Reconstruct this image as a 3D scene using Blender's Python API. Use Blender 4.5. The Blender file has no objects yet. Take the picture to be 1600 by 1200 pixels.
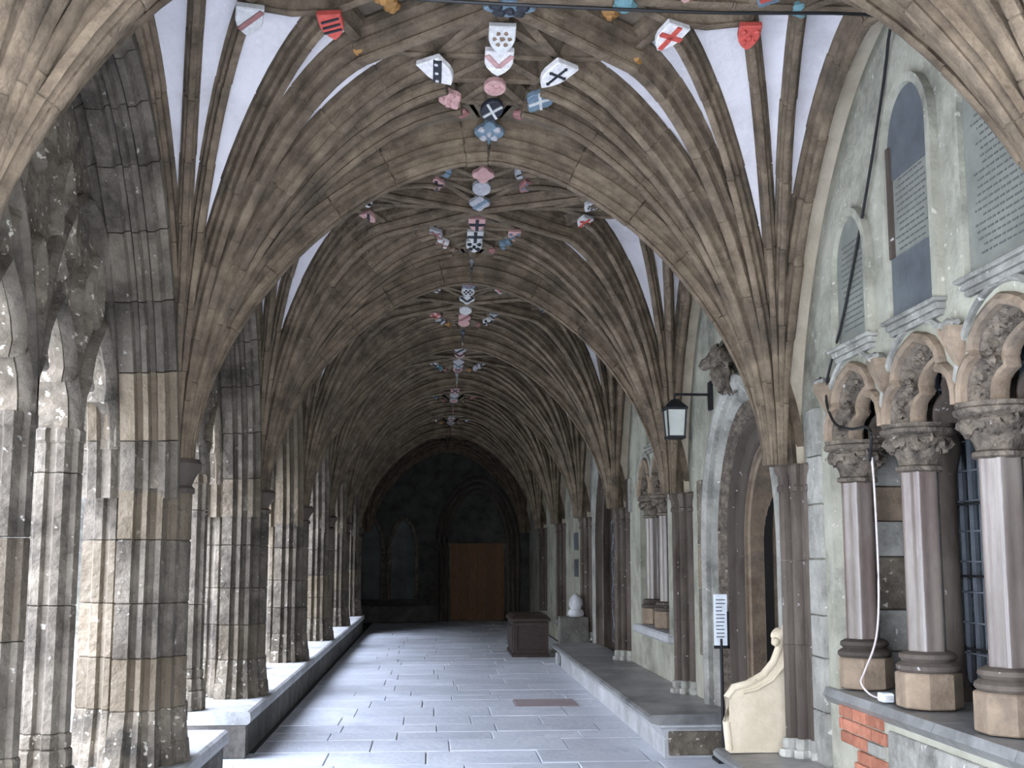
import bpy, math, random
from mathutils import Vector, Matrix
from mathutils.geometry import tessellate_polygon
random.seed(7)
S = bpy.context.scene
COL = S.collection
R = math.radians

# ------------------------------------------------------------------ camera
cam = bpy.data.cameras.new('camera'); co = bpy.data.objects.new('camera', cam); COL.objects.link(co)
cam.sensor_width = 36.0; cam.lens = 1750/1600*36.0; cam.shift_y = 0.030
co.location = (0, 0, 1.65)
co.rotation_euler = (R(90+7.2), 0, R(-3.99))
cam.clip_start = .05; cam.clip_end = 300
S.camera = co
# ------------------------------------------------------------------ sky
w = bpy.data.worlds.new('overcast_sky'); S.world = w; w.use_nodes = True
nt = w.node_tree; bg = nt.nodes['Background']
tc = nt.nodes.new('ShaderNodeTexCoord'); sp = nt.nodes.new('ShaderNodeSeparateXYZ')
rp = nt.nodes.new('ShaderNodeValToRGB')
nt.links.new(tc.outputs['Generated'], sp.inputs[0]); nt.links.new(sp.outputs['Z'], rp.inputs[0])
rp.color_ramp.elements[0].color = (.30, .32, .36, 1); rp.color_ramp.elements[1].color = (.86, .95, 1.20, 1)
nt.links.new(rp.outputs[0], bg.inputs[0]); bg.inputs[1].default_value = 12.0
# ------------------------------------------------------------------ exposure
S.view_settings.view_transform = 'Standard'; S.view_settings.look = 'None'
S.view_settings.gamma = 1; S.view_settings.use_curve_mapping = False
S.view_settings.exposure = 0.9

# ------------------------------------------------------------------ materials
def mat(name, c1, c2, scale=3, rough=.85, bump=.3, bscale=30, rnd=.25, stain=None, stain_amt=.5, stain_scale=2.0,
        spec=.3, metal=0, stretch=(1, 1, 1), fleck=None, fleck_amt=.62, warm=None):
    m = bpy.data.materials.new(name); m.use_nodes = True
    n = m.node_tree.nodes; l = m.node_tree.links; b = n['Principled BSDF']
    g = n.new('ShaderNodeNewGeometry'); mp = n.new('ShaderNodeMapping'); mp.inputs['Scale'].default_value = stretch
    l.new(g.outputs['Position'], mp.inputs[0])
    no = n.new('ShaderNodeTexNoise'); no.inputs['Scale'].default_value = scale; no.inputs['Detail'].default_value = 6
    no.inputs['Roughness'].default_value = .65
    l.new(mp.outputs[0], no.inputs[0])
    r = n.new('ShaderNodeValToRGB'); r.color_ramp.elements[0].position = .33; r.color_ramp.elements[1].position = .68
    r.color_ramp.elements[0].color = (*c1, 1); r.color_ramp.elements[1].color = (*c2, 1)
    l.new(no.outputs[0], r.inputs[0]); cur = r.outputs[0]
    def over(cur, col, fac):
        mx = n.new('ShaderNodeMix'); mx.data_type = 'RGBA'; l.new(fac, mx.inputs[0]); l.new(cur, mx.inputs[6])
        mx.inputs[7].default_value = (*col, 1); return mx.outputs[2]
    def band(src, a, bb, amt=1.0):
        q = n.new('ShaderNodeMapRange'); q.inputs[1].default_value = a; q.inputs[2].default_value = bb
        q.inputs[3].default_value = 0; q.inputs[4].default_value = amt; l.new(src, q.inputs[0]); return q.outputs[0]
    if stain:
        n2 = n.new('ShaderNodeTexNoise'); n2.inputs['Scale'].default_value = stain_scale; n2.inputs['Detail'].default_value = 8
        n2.inputs['Roughness'].default_value = .7
        l.new(mp.outputs[0], n2.inputs[0]); cur = over(cur, stain, band(n2.outputs[0], .5, .68, stain_amt))
    if fleck:
        n3 = n.new('ShaderNodeTexNoise'); n3.inputs['Scale'].default_value = 22; n3.inputs['Detail'].default_value = 5
        l.new(g.outputs['Position'], n3.inputs[0]); cur = over(cur, fleck, band(n3.outputs[0], fleck_amt, fleck_amt+.05, .8))
    oi = n.new('ShaderNodeObjectInfo')
    if warm:
        w1 = n.new('ShaderNodeMath'); w1.operation = 'MULTIPLY'; l.new(oi.outputs['Random'], w1.inputs[0]); w1.inputs[1].default_value = 7.31
        w2 = n.new('ShaderNodeMath'); w2.operation = 'FRACT'; l.new(w1.outputs[0], w2.inputs[0]); cur = over(cur, warm, band(w2.outputs[0], .55, .95, .55))
    # every stone its own tone: object random + voussoir attribute
    at = n.new('ShaderNodeAttribute'); at.attribute_name = 'tone'
    ma = n.new('ShaderNodeMath'); ma.operation = 'MULTIPLY_ADD'; l.new(oi.outputs['Random'], ma.inputs[0])
    ma.inputs[1].default_value = rnd*2; ma.inputs[2].default_value = 1-rnd
    m2 = n.new('ShaderNodeMath'); m2.operation = 'ADD'; l.new(ma.outputs[0], m2.inputs[0]); l.new(at.outputs['Fac'], m2.inputs[1])
    vm = n.new('ShaderNodeVectorMath'); vm.operation = 'SCALE'; l.new(cur, vm.inputs[0]); l.new(m2.outputs[0], vm.inputs['Scale'])
    l.new(vm.outputs[0], b.inputs['Base Color'])
    b.inputs['Roughness'].default_value = rough; b.inputs['Specular IOR Level'].default_value = spec
    b.inputs['Metallic'].default_value = metal
    if bump:
        n4 = n.new('ShaderNodeTexNoise'); n4.inputs['Scale'].default_value = bscale; n4.inputs['Detail'].default_value = 7
        l.new(mp.outputs[0], n4.inputs[0]); bp = n.new('ShaderNodeBump'); bp.inputs['Strength'].default_value = bump
        bp.inputs['Distance'].default_value = .025; l.new(n4.outputs[0], bp.inputs['Height']); l.new(bp.outputs[0], b.inputs['Normal'])
    return m
def plain(name, c, rough=.6, metal=0, rnd=0., bump=0):
    return mat(name, tuple(x*.85 for x in c), tuple(min(1, x*1.12) for x in c), 12, rough, bump, 40, rnd, metal=metal)

M = {}
M['rib'] = mat('rib_stone', (.08, .059, .038), (.21, .16, .106), 6, .9, .6, 35, 0, stain=(.04, .035, .027), stain_amt=.6, stain_scale=2.2)
M['pier'] = mat('pier_stone', (.068, .056, .042), (.20, .172, .134), 3.5, .9, 1.0, 22, .2, stain=(.03, .027, .023), stain_amt=.8, stain_scale=2.6, fleck=(.42, .39, .34), fleck_amt=.67, warm=(.175, .135, .085))
M['tracery'] = mat('weathered_tracery_stone', (.08, .066, .048), (.22, .187, .142), 5, .92, 1.0, 20, .1, stain=(.034, .032, .027), stain_amt=.85, stain_scale=2.6, fleck=(.56, .52, .42), fleck_amt=.62)
M['web'] = mat('limewashed_vault_web', (.62, .60, .605), (.73, .705, .71), 2.5, .95, .5, 14, 0, stain=(.46, .44, .44), stain_amt=.6)
M['panel'] = mat('brown_stone_panel', (.11, .088, .062), (.20, .16, .115), 6, .9, .3, 30, 0, stain=(.06, .052, .042), stain_amt=.6)
M['plaster'] = mat('old_lime_plaster', (.25, .245, .19), (.43, .42, .335), 2.0, .93, .6, 14, .05, stain=(.10, .10, .08), stain_amt=.8, stain_scale=1.5, fleck=(.58, .55, .46), fleck_amt=.66)
M['ashlar'] = mat('grey_ashlar_stone', (.20, .195, .17), (.42, .41, .36), 3.2, .9, .7, 20, .15, stain=(.09, .088, .078), stain_amt=.75, fleck=(.6, .58, .52), fleck_amt=.66)
M['marble'] = mat('polished_shaft_marble', (.12, .093, .08), (.26, .225, .19), 3, .2, .12, 20, .08, stain=(.085, .052, .042), stain_amt=.7, stain_scale=1.6, spec=.6, stretch=(1, 1, .25))
M['respond'] = mat('brown_shaft_stone', (.052, .040, .031), (.14, .115, .092), 4, .8, .4, 22, .12, stain=(.026, .022, .02), stain_amt=.7, stretch=(1, 1, .35), fleck=(.58, .56, .54), fleck_amt=.68, spec=.2)
M['carved'] = mat('dark_carved_foliage_stone', (.06, .05, .04), (.22, .18, .135), 14, .85, 1.0, 30, .1, fleck=(.5, .48, .42), fleck_amt=.68)
M['hood'] = mat('warm_moulding_stone', (.17, .125, .085), (.34, .26, .18), 5, .85, .5, 25, .1, stain=(.10, .085, .07), stain_amt=.7)
M['slab'] = mat('worn_blue_grey_paving', (.50, .53, .585), (.72, .745, .785), 2.6, .42, .3, 14, .10, stain=(.34, .36, .40), stain_amt=.5, stain_scale=1.3, spec=.5)
M['slabred'] = mat('reddish_paving', (.28, .22, .22), (.38, .31, .31), 3, .5, .15, 16, .05)
M['mortar'] = plain('dark_floor_joint', (.12, .125, .13), .95)
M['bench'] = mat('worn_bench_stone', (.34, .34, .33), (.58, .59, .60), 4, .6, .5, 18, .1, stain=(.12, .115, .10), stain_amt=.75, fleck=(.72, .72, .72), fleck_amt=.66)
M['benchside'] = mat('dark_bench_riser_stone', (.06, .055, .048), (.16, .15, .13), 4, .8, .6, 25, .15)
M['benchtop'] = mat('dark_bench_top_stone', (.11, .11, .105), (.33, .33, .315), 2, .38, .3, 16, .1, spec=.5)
M['seat'] = mat('cream_stone_seat', (.52, .44, .31), (.66, .58, .43), 5, .75, .3, 30, 0, fleck=(.28, .22, .16), fleck_amt=.72)
M['soot'] = mat('soot_darkened_stone', (.035, .034, .031), (.10, .098, .085), 3, .95, .5, 20, .1)  # deep shade of the end wall put into the stone colour
M['sootpanel'] = mat('dim_grey_plaster', (.10, .105, .095), (.19, .20, .18), 3, .95, .3, 20, .1)  # blind panels of the end wall, their shade painted in as well
M['cream'] = mat('cream_arch_stone', (.40, .345, .25), (.60, .53, .41), 3, .9, .4, 20, .05, stain=(.25, .2, .15), stain_amt=.5)
M['palepave'] = mat('pale_court_paving', (.60, .58, .54), (.76, .74, .70), 1.5, .9, .2, 12, 0)  # for the added ground that throws light up behind the camera
M['brick'] = mat('red_brick', (.34, .12, .07), (.50, .22, .14), 14, .9, .5, 50, .25)
M['tablet'] = mat('slate_tablet', (.15, .155, .13), (.235, .24, .205), 4, .7, .08, 40, .08)
M['tabletdark'] = mat('dark_slate_tablet', (.07, .08, .085), (.13, .145, .15), 4, .45, .08, 40, 0)
M['wood'] = mat('dark_oak', (.035, .024, .020), (.075, .052, .042), 8, .45, .25, 40, .1, stretch=(1, 1, 5))
M['door'] = mat('brown_oak_door', (.14, .07, .03), (.22, .12, .055), 8, .6, .25, 30, .1, stretch=(4, 4, .6))
M['iron'] = plain('black_iron', (.02, .02, .022), .5, .3)
M['cable'] = plain('black_cable', (.015, .015, .015), .5)
M['wcable'] = plain('white_cable', (.62, .55, .53), .5)
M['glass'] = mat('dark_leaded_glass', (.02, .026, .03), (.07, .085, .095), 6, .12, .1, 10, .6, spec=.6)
M['lead'] = plain('lead_came', (.23, .25, .28), .45, .4)
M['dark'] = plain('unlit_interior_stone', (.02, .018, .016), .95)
M['paper'] = plain('white_notice_paper', (.75, .80, .84), .5)
M['ink'] = plain('printed_text_ink', (.11, .11, .105), .8)
M['grass'] = mat('garth_lawn', (.05, .10, .03), (.10, .18, .06), 4, .95, .6, 60, 0)
M['lglass'] = mat('lantern_glass', (.45, .48, .42), (.6, .62, .55), 5, .2, 0, 10, 0, spec=.5)
for k, c in dict(white=(.72, .70, .68), red=(.52, .09, .07), blue=(.14, .20, .245), black=(.025, .028, .035), pink=(.50, .30, .28),
                 gold=(.36, .19, .06), grey=(.36, .36, .37), teal=(.12, .24, .26), maroon=(.28, .13, .12), brown=(.22, .15, .10), silver=(.55, .55, .53)).items():
    M[k] = mat('painted_'+k, tuple(x*.75 for x in c), tuple(min(1, x*1.1) for x in c), 30, .6, .15, 60, 0)

# ------------------------------------------------------------------ helpers
class MB:
    def __init__(s): s.v = []; s.f = []; s.t = []; s.tone = 0.
    def add(s, vs, fs, tone=None):
        o = len(s.v); s.v += [tuple(v) for v in vs]
        for f in fs: s.f.append(tuple(o+i for i in f)); s.t.append(s.tone if tone is None else tone)
        return s
    def box(s, x0, x1, y0, y1, z0, z1, c=0.):
        """box with chamfered top/vertical edges when c>0"""
        if c <= 0:
            vs = [(x, y, z) for z in (z0, z1) for x, y in ((x0, y0), (x1, y0), (x1, y1), (x0, y1))]
            return s.add(vs, [(3, 2, 1, 0), (4, 5, 6, 7), (0, 1, 5, 4), (1, 2, 6, 5), (2, 3, 7, 6), (3, 0, 4, 7)])
        return s.prism([(x0, y0), (x1, y0), (x1, y1), (x0, y1)], z0, z1, c)
    def prism(s, pts, z0, z1, c=0., mp=None, tone=None):
        """vertical prism of a plan polygon, both ends drawn in by c so the joints are recessed"""
        n = len(pts); cx = sum(p[0] for p in pts)/n; cy = sum(p[1] for p in pts)/n
        rx = max(abs(p[0]-cx) for p in pts); ry = max(abs(p[1]-cy) for p in pts)
        ins = [(cx+(p[0]-cx)*(1-c/max(rx, 1e-4)), cy+(p[1]-cy)*(1-c/max(ry, 1e-4))) for p in pts]
        rings = [(ins, z0), (pts, z0+c), (pts, z1-c), (ins, z1)] if c > 0 else [(pts, z0), (pts, z1)]
        vs = []
        for P, z in rings:
            for p in P: vs.append((p[0], p[1], z) if mp is None else mp(p[0], p[1], z))
        fs = [tuple(range(n))[::-1], tuple((len(rings)-1)*n+i for i in range(n))]
        for k in range(len(rings)-1):
            for i in range(n):
                j = (i+1) % n; fs.append((k*n+i, k*n+j, (k+1)*n+j, (k+1)*n+i))
        return s.add(vs, fs, tone)
    def rings(s, rs, cap=True, closed=True, tone=None):
        n = len(rs[0]); vs = [p for r_ in rs for p in r_]; fs = []
        for k in range(len(rs)-1):
            for i in range(n if closed else n-1):
                j = (i+1) % n; fs.append((k*n+i, k*n+j, (k+1)*n+j, (k+1)*n+i))
        if cap: fs += [tuple(range(n))[::-1], tuple((len(rs)-1)*n+i for i in range(n))]
        return s.add(vs, fs, tone)
    def lathe(s, prof, cx, cy, n=20, lob=0, lamp=0.):
        rs = []
        for r_, z in prof:
            rs.append([(cx+(r_*(1+lamp*math.cos(lob*a)))*math.cos(a), cy+(r_*(1+lamp*math.cos(lob*a)))*math.sin(a), z) for a in [2*math.pi*i/n for i in range(n)]])
        return s.rings(rs)
    def tube(s, pts, r_, n=8):
        P = [Vector(p) for p in pts]; rs = []
        for i, p in enumerate(P):
            t = (P[min(i+1, len(P)-1)]-P[max(i-1, 0)]).normalized()
            a = t.cross(Vector((0, 0, 1)))
            if a.length < .05: a = t.cross(Vector((1, 0, 0)))
            a.normalize(); b = t.cross(a)
            rs.append([p+a*r_*math.cos(q)+b*r_*math.sin(q) for q in [2*math.pi*k/n for k in range(n)]])
        return s.rings(rs)
    def plate(s, polys, a, b, mp=None):
        """polygon with holes in the (y,z) plane, thick from x=a to x=b"""
        mp = mp or (lambda u, v, x: (x, u, v))
        tris = tessellate_polygon([[Vector((p[0], p[1], 0)) for p in P] for P in polys])
        flat = [p for P in polys for p in P]; n = len(flat)
        vs = [mp(p[0], p[1], a) for p in flat]+[mp(p[0], p[1], b) for p in flat]
        fs = [tuple(t) for t in tris]+[tuple(n+i for i in t[::-1]) for t in tris]; o = 0
        for P in polys:
            m = len(P)
            for i in range(m): j = (i+1) % m; fs.append((o+i, o+j, n+o+j, n+o+i))
            o += m
        return s.add(vs, fs)
    def blob(s, c, rx, ry, rz, seed=0, amp=.25, n=10, m=6):
        rnd = random.Random(seed); ph = [rnd.uniform(0, 6.28) for _ in range(4)]; rs = []
        for i in range(m+1):
            th = math.pi*(.04+.92*i/m); rr = []
            for k in range(n):
                a = 2*math.pi*k/n; q = 1+amp*math.sin(3*a+ph[0])*math.sin(2*th+ph[1])+amp*.6*math.sin(5*a+ph[2]+3*th)
                rr.append((c[0]+rx*q*math.sin(th)*math.cos(a), c[1]+ry*q*math.sin(th)*math.sin(a), c[2]+rz*q*math.cos(th)))
            rs.append(rr)
        return s.rings(rs)
    def build(s, name, m, parent=None, smooth=False, bev=0):
        me = bpy.data.meshes.new(name); me.from_pydata(s.v, [], s.f); me.materials.append(M[m] if isinstance(m, str) else m)
        if any(s.t):
            at = me.attributes.new('tone', 'FLOAT', 'FACE'); at.data.foreach_set('value', s.t)
        import bmesh
        bm = bmesh.new(); bm.from_mesh(me); bmesh.ops.recalc_face_normals(bm, faces=bm.faces); bm.to_mesh(me); bm.free()
        if smooth:
            me.shade_smooth()
            try: me.set_sharp_from_angle(angle=R(38))
            except Exception: pass
        o = bpy.data.objects.new(name, me); COL.objects.link(o)
        if parent: o.parent = parent
        return o
def link_mesh(name, me, parent=None, loc=(0, 0, 0), rz=0):
    o = bpy.data.objects.new(name, me); COL.objects.link(o); o.location = loc; o.rotation_euler.z = rz
    if parent: o.parent = parent
    return o
def thing(name, label, cat, loc=(0, 0, 0), group=None):
    o = bpy.data.objects.new(name, None); COL.objects.link(o); o.empty_display_size = .2; o.location = loc
    o['label'] = label; o['category'] = cat
    if group: o['group'] = group
    return o
def tag(o, label, cat, group=None):
    o['label'] = label; o['category'] = cat
    if group: o['group'] = group
    return o
def struct(o, label=None, cat=None):
    o['kind'] = 'structure'
    if label: o['label'] = label
    if cat: o['category'] = cat
    return o
def sempty(name, label, cat):
    o = bpy.data.objects.new(name, None); COL.objects.link(o); return struct(o, label, cat)
def lab(o, t): o['label'] = t; return o

# ------------------------------------------------------------------ layout
XL, XR, XC, HW = -1.5, 2.2, .35, 1.85
WR = 2.47                                   # plaster face of the right wall
SP = 2.25                                   # springing height
PY = [.2, 3.7, 7.35, 10.75, 14.2, 17.65, 21.1, 24.6, 28.75]    # pier lines; the walk's end wall stands at the last
TOP = 4.68

def sweep(mb, path, B, prof, joints=None, ws=None, rnd=None, tones=.12, cap=True):
    """sweep profile (lateral, outward) along path; every block gets its own tone and hair-line step"""
    P = [Vector(p) for p in path]; B = Vector(B).normalized(); n = len(P)
    L = [0.]
    for i in range(1, n): L.append(L[-1]+(P[i]-P[i-1]).length)
    def at(s):
        for i in range(1, n):
            if L[i] >= s-1e-9: break
        t = (s-L[i-1])/max(L[i]-L[i-1], 1e-9)
        return P[i-1].lerp(P[i], t), i-1+t
    def frame(fi):
        i = min(max(int(round(fi)), 0), n-1)
        T = (P[min(i+1, n-1)]-P[max(i-1, 0)]).normalized()
        return B.cross(T).normalized()
    def ring(s, k, off):
        p, fi = at(s); i0 = int(fi); i1 = min(i0+1, n-1); N = frame(i0).lerp(frame(i1), fi-i0).normalized()
        wsc = ws(s/L[-1]) if ws else 1.
        return [p+B*((a*wsc)*k+off[0])+N*(b if b > .12 else b*1.0+(1-k)*.05+off[1]) for a, b in prof]
    js = [0.]; step = joints or L[-1]
    while js[-1]+step*1.3 < L[-1]: js.append(js[-1]+step*((rnd or random).uniform(.8, 1.2)))
    js.append(L[-1])
    for a, b in zip(js[:-1], js[1:]):
        off = ((rnd or random).uniform(-.004, .004), (rnd or random).uniform(-.004, .004)) if joints else (0, 0)
        inner = [l for l in L if a+.02 < l < b-.02]
        ss = [a+.0]+[a+.006]+inner+[b-.006]+[b]
        rs = [ring(s, .9 if joints and s in (a, b) else 1., off) for s in ss]
        mb.rings(rs, cap=cap, tone=((rnd or random).uniform(-tones, tones) if joints else 0.001))
    return mb

RP = [(.080, .185), (.080, .138), (.056, .128), (.044, .102), (.062, .090), (.058, .064), (.030, .058), (.020, .034), (.034, .020), (.030, .005), (.016, 0)]
RPX = [(.080, .185), (.080, .150), (.058, .142), (.048, .110), (.072, .100), (.068, .078), (.040, .070), (.032, .044), (.054, .038), (.050, .016), (.024, .030), (.016, .014), (.022, .004), (.012, 0)]
def rprof(w=1., d=1.):
    P = RPX if w >= 1.3 else RP
    return [(a*w, b*d) for a, b in P]+[(-a*w, b*d) for a, b in P[::-1]]
RS = [(.075, .17), (.072, .10), (.045, .07), (.03, .03), (.034, .012), (.015, 0)]
def sprof(w=1., d=1.): return [(a*w, b*d) for a, b in RS]+[(-a*w, b*d) for a, b in RS[::-1]]

def fan_curve(cx, cy, nx, ny, ztop, n=22, r0=.12, p=1.7):
    """soffit curve of one rib from the capital to its node"""
    d = Vector((nx-cx, ny-cy)); L = d.length; d.normalize(); out = []
    for i in range(n+1):
        th = (math.pi/2)*(i/n)
        q = 1-math.cos(th)**(2/p); z = SP+(ztop-SP)*math.sin(th)**(2/p)
        s = r0+(L-r0)*q; out.append((cx+d.x*s, cy+d.y*s, z))
    return out, (-d.y, d.x, 0)

# quadrant nodes: u from the vault edge, v from the pier line (in half bays of 1.75)
NODES = [('wall', -.08, 1.75, 1.0, .85), ('n1', .27, 1.75, .8, .60), ('n2', .50, 1.56, .85, .62), ('n3', .93, 1.53, .95, .70), ('n4', 1.07, 1.18, 1.2, 1.10),
         ('n5', 1.50, 1.06, 1.0, .95), ('n6', 1.56, .74, 1.0, .9), ('n7', 1.66, .42, 1.0, .9), ('t', 1.85, 0., 1.55, 1.5)]
CN = dict(c0=(1.85, 1.75), c1=(1.85, 1.46), c2=(1.85, 1.08), c3=(1.85, .76), c4=(1.85, .44), m1=(1.22, 1.75), m0=(.55, 1.75))
ceiling = sempty('ceiling', 'lierne vault of moulded brown stone ribs with whitewashed webs and painted shields', 'vault')
webmb = MB(); panmb = MB(); edgemb = MB(); nodes_xyz = {}
def qpt(side, pk, dirn, u, v, V):
    x = XL+u if side < 0 else XR-u
    return x, PY[pk]+dirn*v*V/1.75
for b in range(len(PY)-1):
    y0, y1 = PY[b], PY[b+1]; V = (y1-y0)/2; far = b >= 4
    nn = 22 if not far else 12
    for pk, dirn in ((b, 1), (b+1, -1)):
        for side in (-1, 1):
            rnd = random.Random(b*17+pk*5+side)
            cx = XL-.17 if side < 0 else XR+(.12 if pk > 1 else .27); cy = PY[pk]
            curves = []
            for nm, u, v, sc, wd in NODES:
                x, y = qpt(side, pk, dirn, u, v, V)
                D = .185*sc; zt = TOP-D-.03 if nm != 't' else 4.30
                if nm == 'wall': zt = 4.45
                cur, B = fan_curve(cx, cy, x, y, zt, nn)
                if side*dirn > 0: pass
                P = [Vector(p) for p in cur]; Bv = Vector(B)
                T0 = (P[3]-P[1]); N = Bv.cross(T0)
                # outward = up and back over the conoid
                if N.dot(Vector((P[0].x-P[-1].x, P[0].y-P[-1].y, .0))) < 0: Bv = -Bv
                curves.append((nm, P, Bv, D))
                if nm == 't' and (side < 0 and dirn < 0 and b < len(PY)-2): continue   # transverse rib made once per pier line and side
                if nm == 't' and side > 0 and dirn < 0 and b < len(PY)-2: continue
                mb = MB()
                wsf = (lambda t, wd=wd: min(1., .34/wd+1.9*t))
                sweep(mb, P, Bv, rprof(wd, sc), .48 if not far else None, wsf, rnd)
                mb.build('rib', 'rib', ceiling, smooth=True)
                if nm == 'n4':
                    xc, yc = qpt(side, pk, dirn, *CN['c0'], V)
                    m3 = MB(); sweep(m3, [P[-1], P[-1].lerp(Vector((xc, yc, TOP-.2)), .5), Vector((xc, yc, TOP-.2))], Vector((-(yc-P[-1].y), xc-P[-1].x, 0)) if Vector((-(yc-P[-1].y), xc-P[-1].x, 0)).cross(Vector((xc-P[-1].x, yc-P[-1].y, 0))).z > 0 else Vector(((yc-P[-1].y), -(xc-P[-1].x), 0)), rprof(1.2, 1.1)); m3.build('diagonal_rib', 'rib', ceiling, smooth=True)
            # web between neighbouring ribs
            for (na, PA, BA, DA), (nb, PB, BB, DB) in zip(curves[:-1], curves[1:]):
                def off(P, B, D):
                    o = []
                    for i in range(len(P)):
                        T = (P[min(i+1, len(P)-1)]-P[max(i-1, 0)]).normalized(); o.append(P[i]+B.cross(T).normalized()*D*.86)
                    return o
                A = off(PA, BA, DA); Bq = off(PB, BB, DB); n = len(A)
                (panmb if na in ('n5', 'n6', 'n7') else webmb).add([tuple(p) for p in A+Bq], [(i, i+1, n+i+1, n+i) for i in range(n-1)])
            if True:   # strip from wall rib back to the wall
                nm, P, Bv, D = curves[0]
                A = off(P, Bv, D); xw = -1.78 if side < 0 else WR+.06; n = len(A)
                A2 = [Vector((xw, p.y, p.z)) for p in A]
                (webmb if side < 0 else edgemb).add([tuple(p) for p in A+A2], [(i, i+1, n+i+1, n+i) for i in range(n-1)])
            # flat central panels
            ze = TOP-.02
            end = {nm: (P[-1].x, P[-1].y) for nm, P, _, _ in curves}
            for k, (u, v) in CN.items(): end[k] = qpt(side, pk, dirn, u, v, V)
            nodes_xyz[(b, pk, side)] = end
            for poly, tgt in ((('n1', 'm0', 'n2'), webmb), (('m0', 'm1', 'n3', 'n2'), panmb), (('m1', 'c0', 'n4', 'n3'), panmb), (('c0', 'c1', 'c2', 'n5', 'n4'), panmb),
                         (('n5', 'c2', 'c3', 'n6'), panmb), (('n6', 'c3', 'c4', 'n7'), panmb), (('n7', 'c4', 't'), panmb), (('wall', 'n1', 'n2'), webmb)):
                pts = [(end[k][0], end[k][1], ze+(.012 if 'wall' in poly else 0)-(.11 if k == 't' else 0)) for k in poly]; tgt.add(pts, [tuple(range(len(pts)))])
            # liernes
            zl = TOP-.14
            LN = [('n2', 'n3'), ('n3', 'n4'), ('n3', 'm1'), ('n2', 'm0'), ('n4', 'n5'), ('n5', 'c1'), ('n5', 'c2'), ('n5', 'c0'), ('n5', 'n6'), ('n6', 'c3'), ('n6', 'c2'), ('n7', 'c4'), ('n7', 'c3')]
            if b in (0,): LN = LN[:7]
            if b > 4: LN = LN[:5]
            for a, c in LN:
                pa = Vector((*end[a], zl)); pb = Vector((*end[c], zl)); T = (pb-pa); B = Vector((T.y, -T.x, 0))
                if B.cross(T).z < 0: B = -B
                m3 = MB()
                if (a, c) in (('n2', 'n3'), ('n4', 'n5')):    # gently bowed liernes
                    mid = (pa+pb)/2+Vector((0, -dirn*.05, 0)); sweep(m3, [pa, mid, pb], B, sprof(.9, .75))
                else: sweep(m3, [pa, pb], B, sprof(.85, .75))
                m3.build('lierne', 'rib', ceiling, smooth=True)
# ridge ribs
for b in range(len(PY)-1):
    y0, y1 = PY[b], PY[b+1]; ym = (y0+y1)/2; zl = TOP-.15
    m3 = MB(); sweep(m3, [(XC, y0, zl), (XC, ym, zl), (XC, y1, zl)], (1, 0, 0) if Vector((1, 0, 0)).cross(Vector((0, 1, 0))).z > 0 else (-1, 0, 0), sprof(1, .8), .6)
    m3.build('ridge_rib', 'rib', ceiling, smooth=True)
    m3 = MB(); sweep(m3, [(XL-.1, ym, zl), (XC, ym, zl), (XR+.1, ym, zl)], (0, -1, 0), sprof(1.1, .85), .6)
    m3.build('ridge_rib', 'rib', ceiling, smooth=True)
o = webmb.build('vault_web', 'web', ceiling); edgemb.build('wall_rib_edge', 'cream', ceiling)
o = panmb.build('stone_panel', 'panel', ceiling); o['kind'] = 'stuff'

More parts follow.
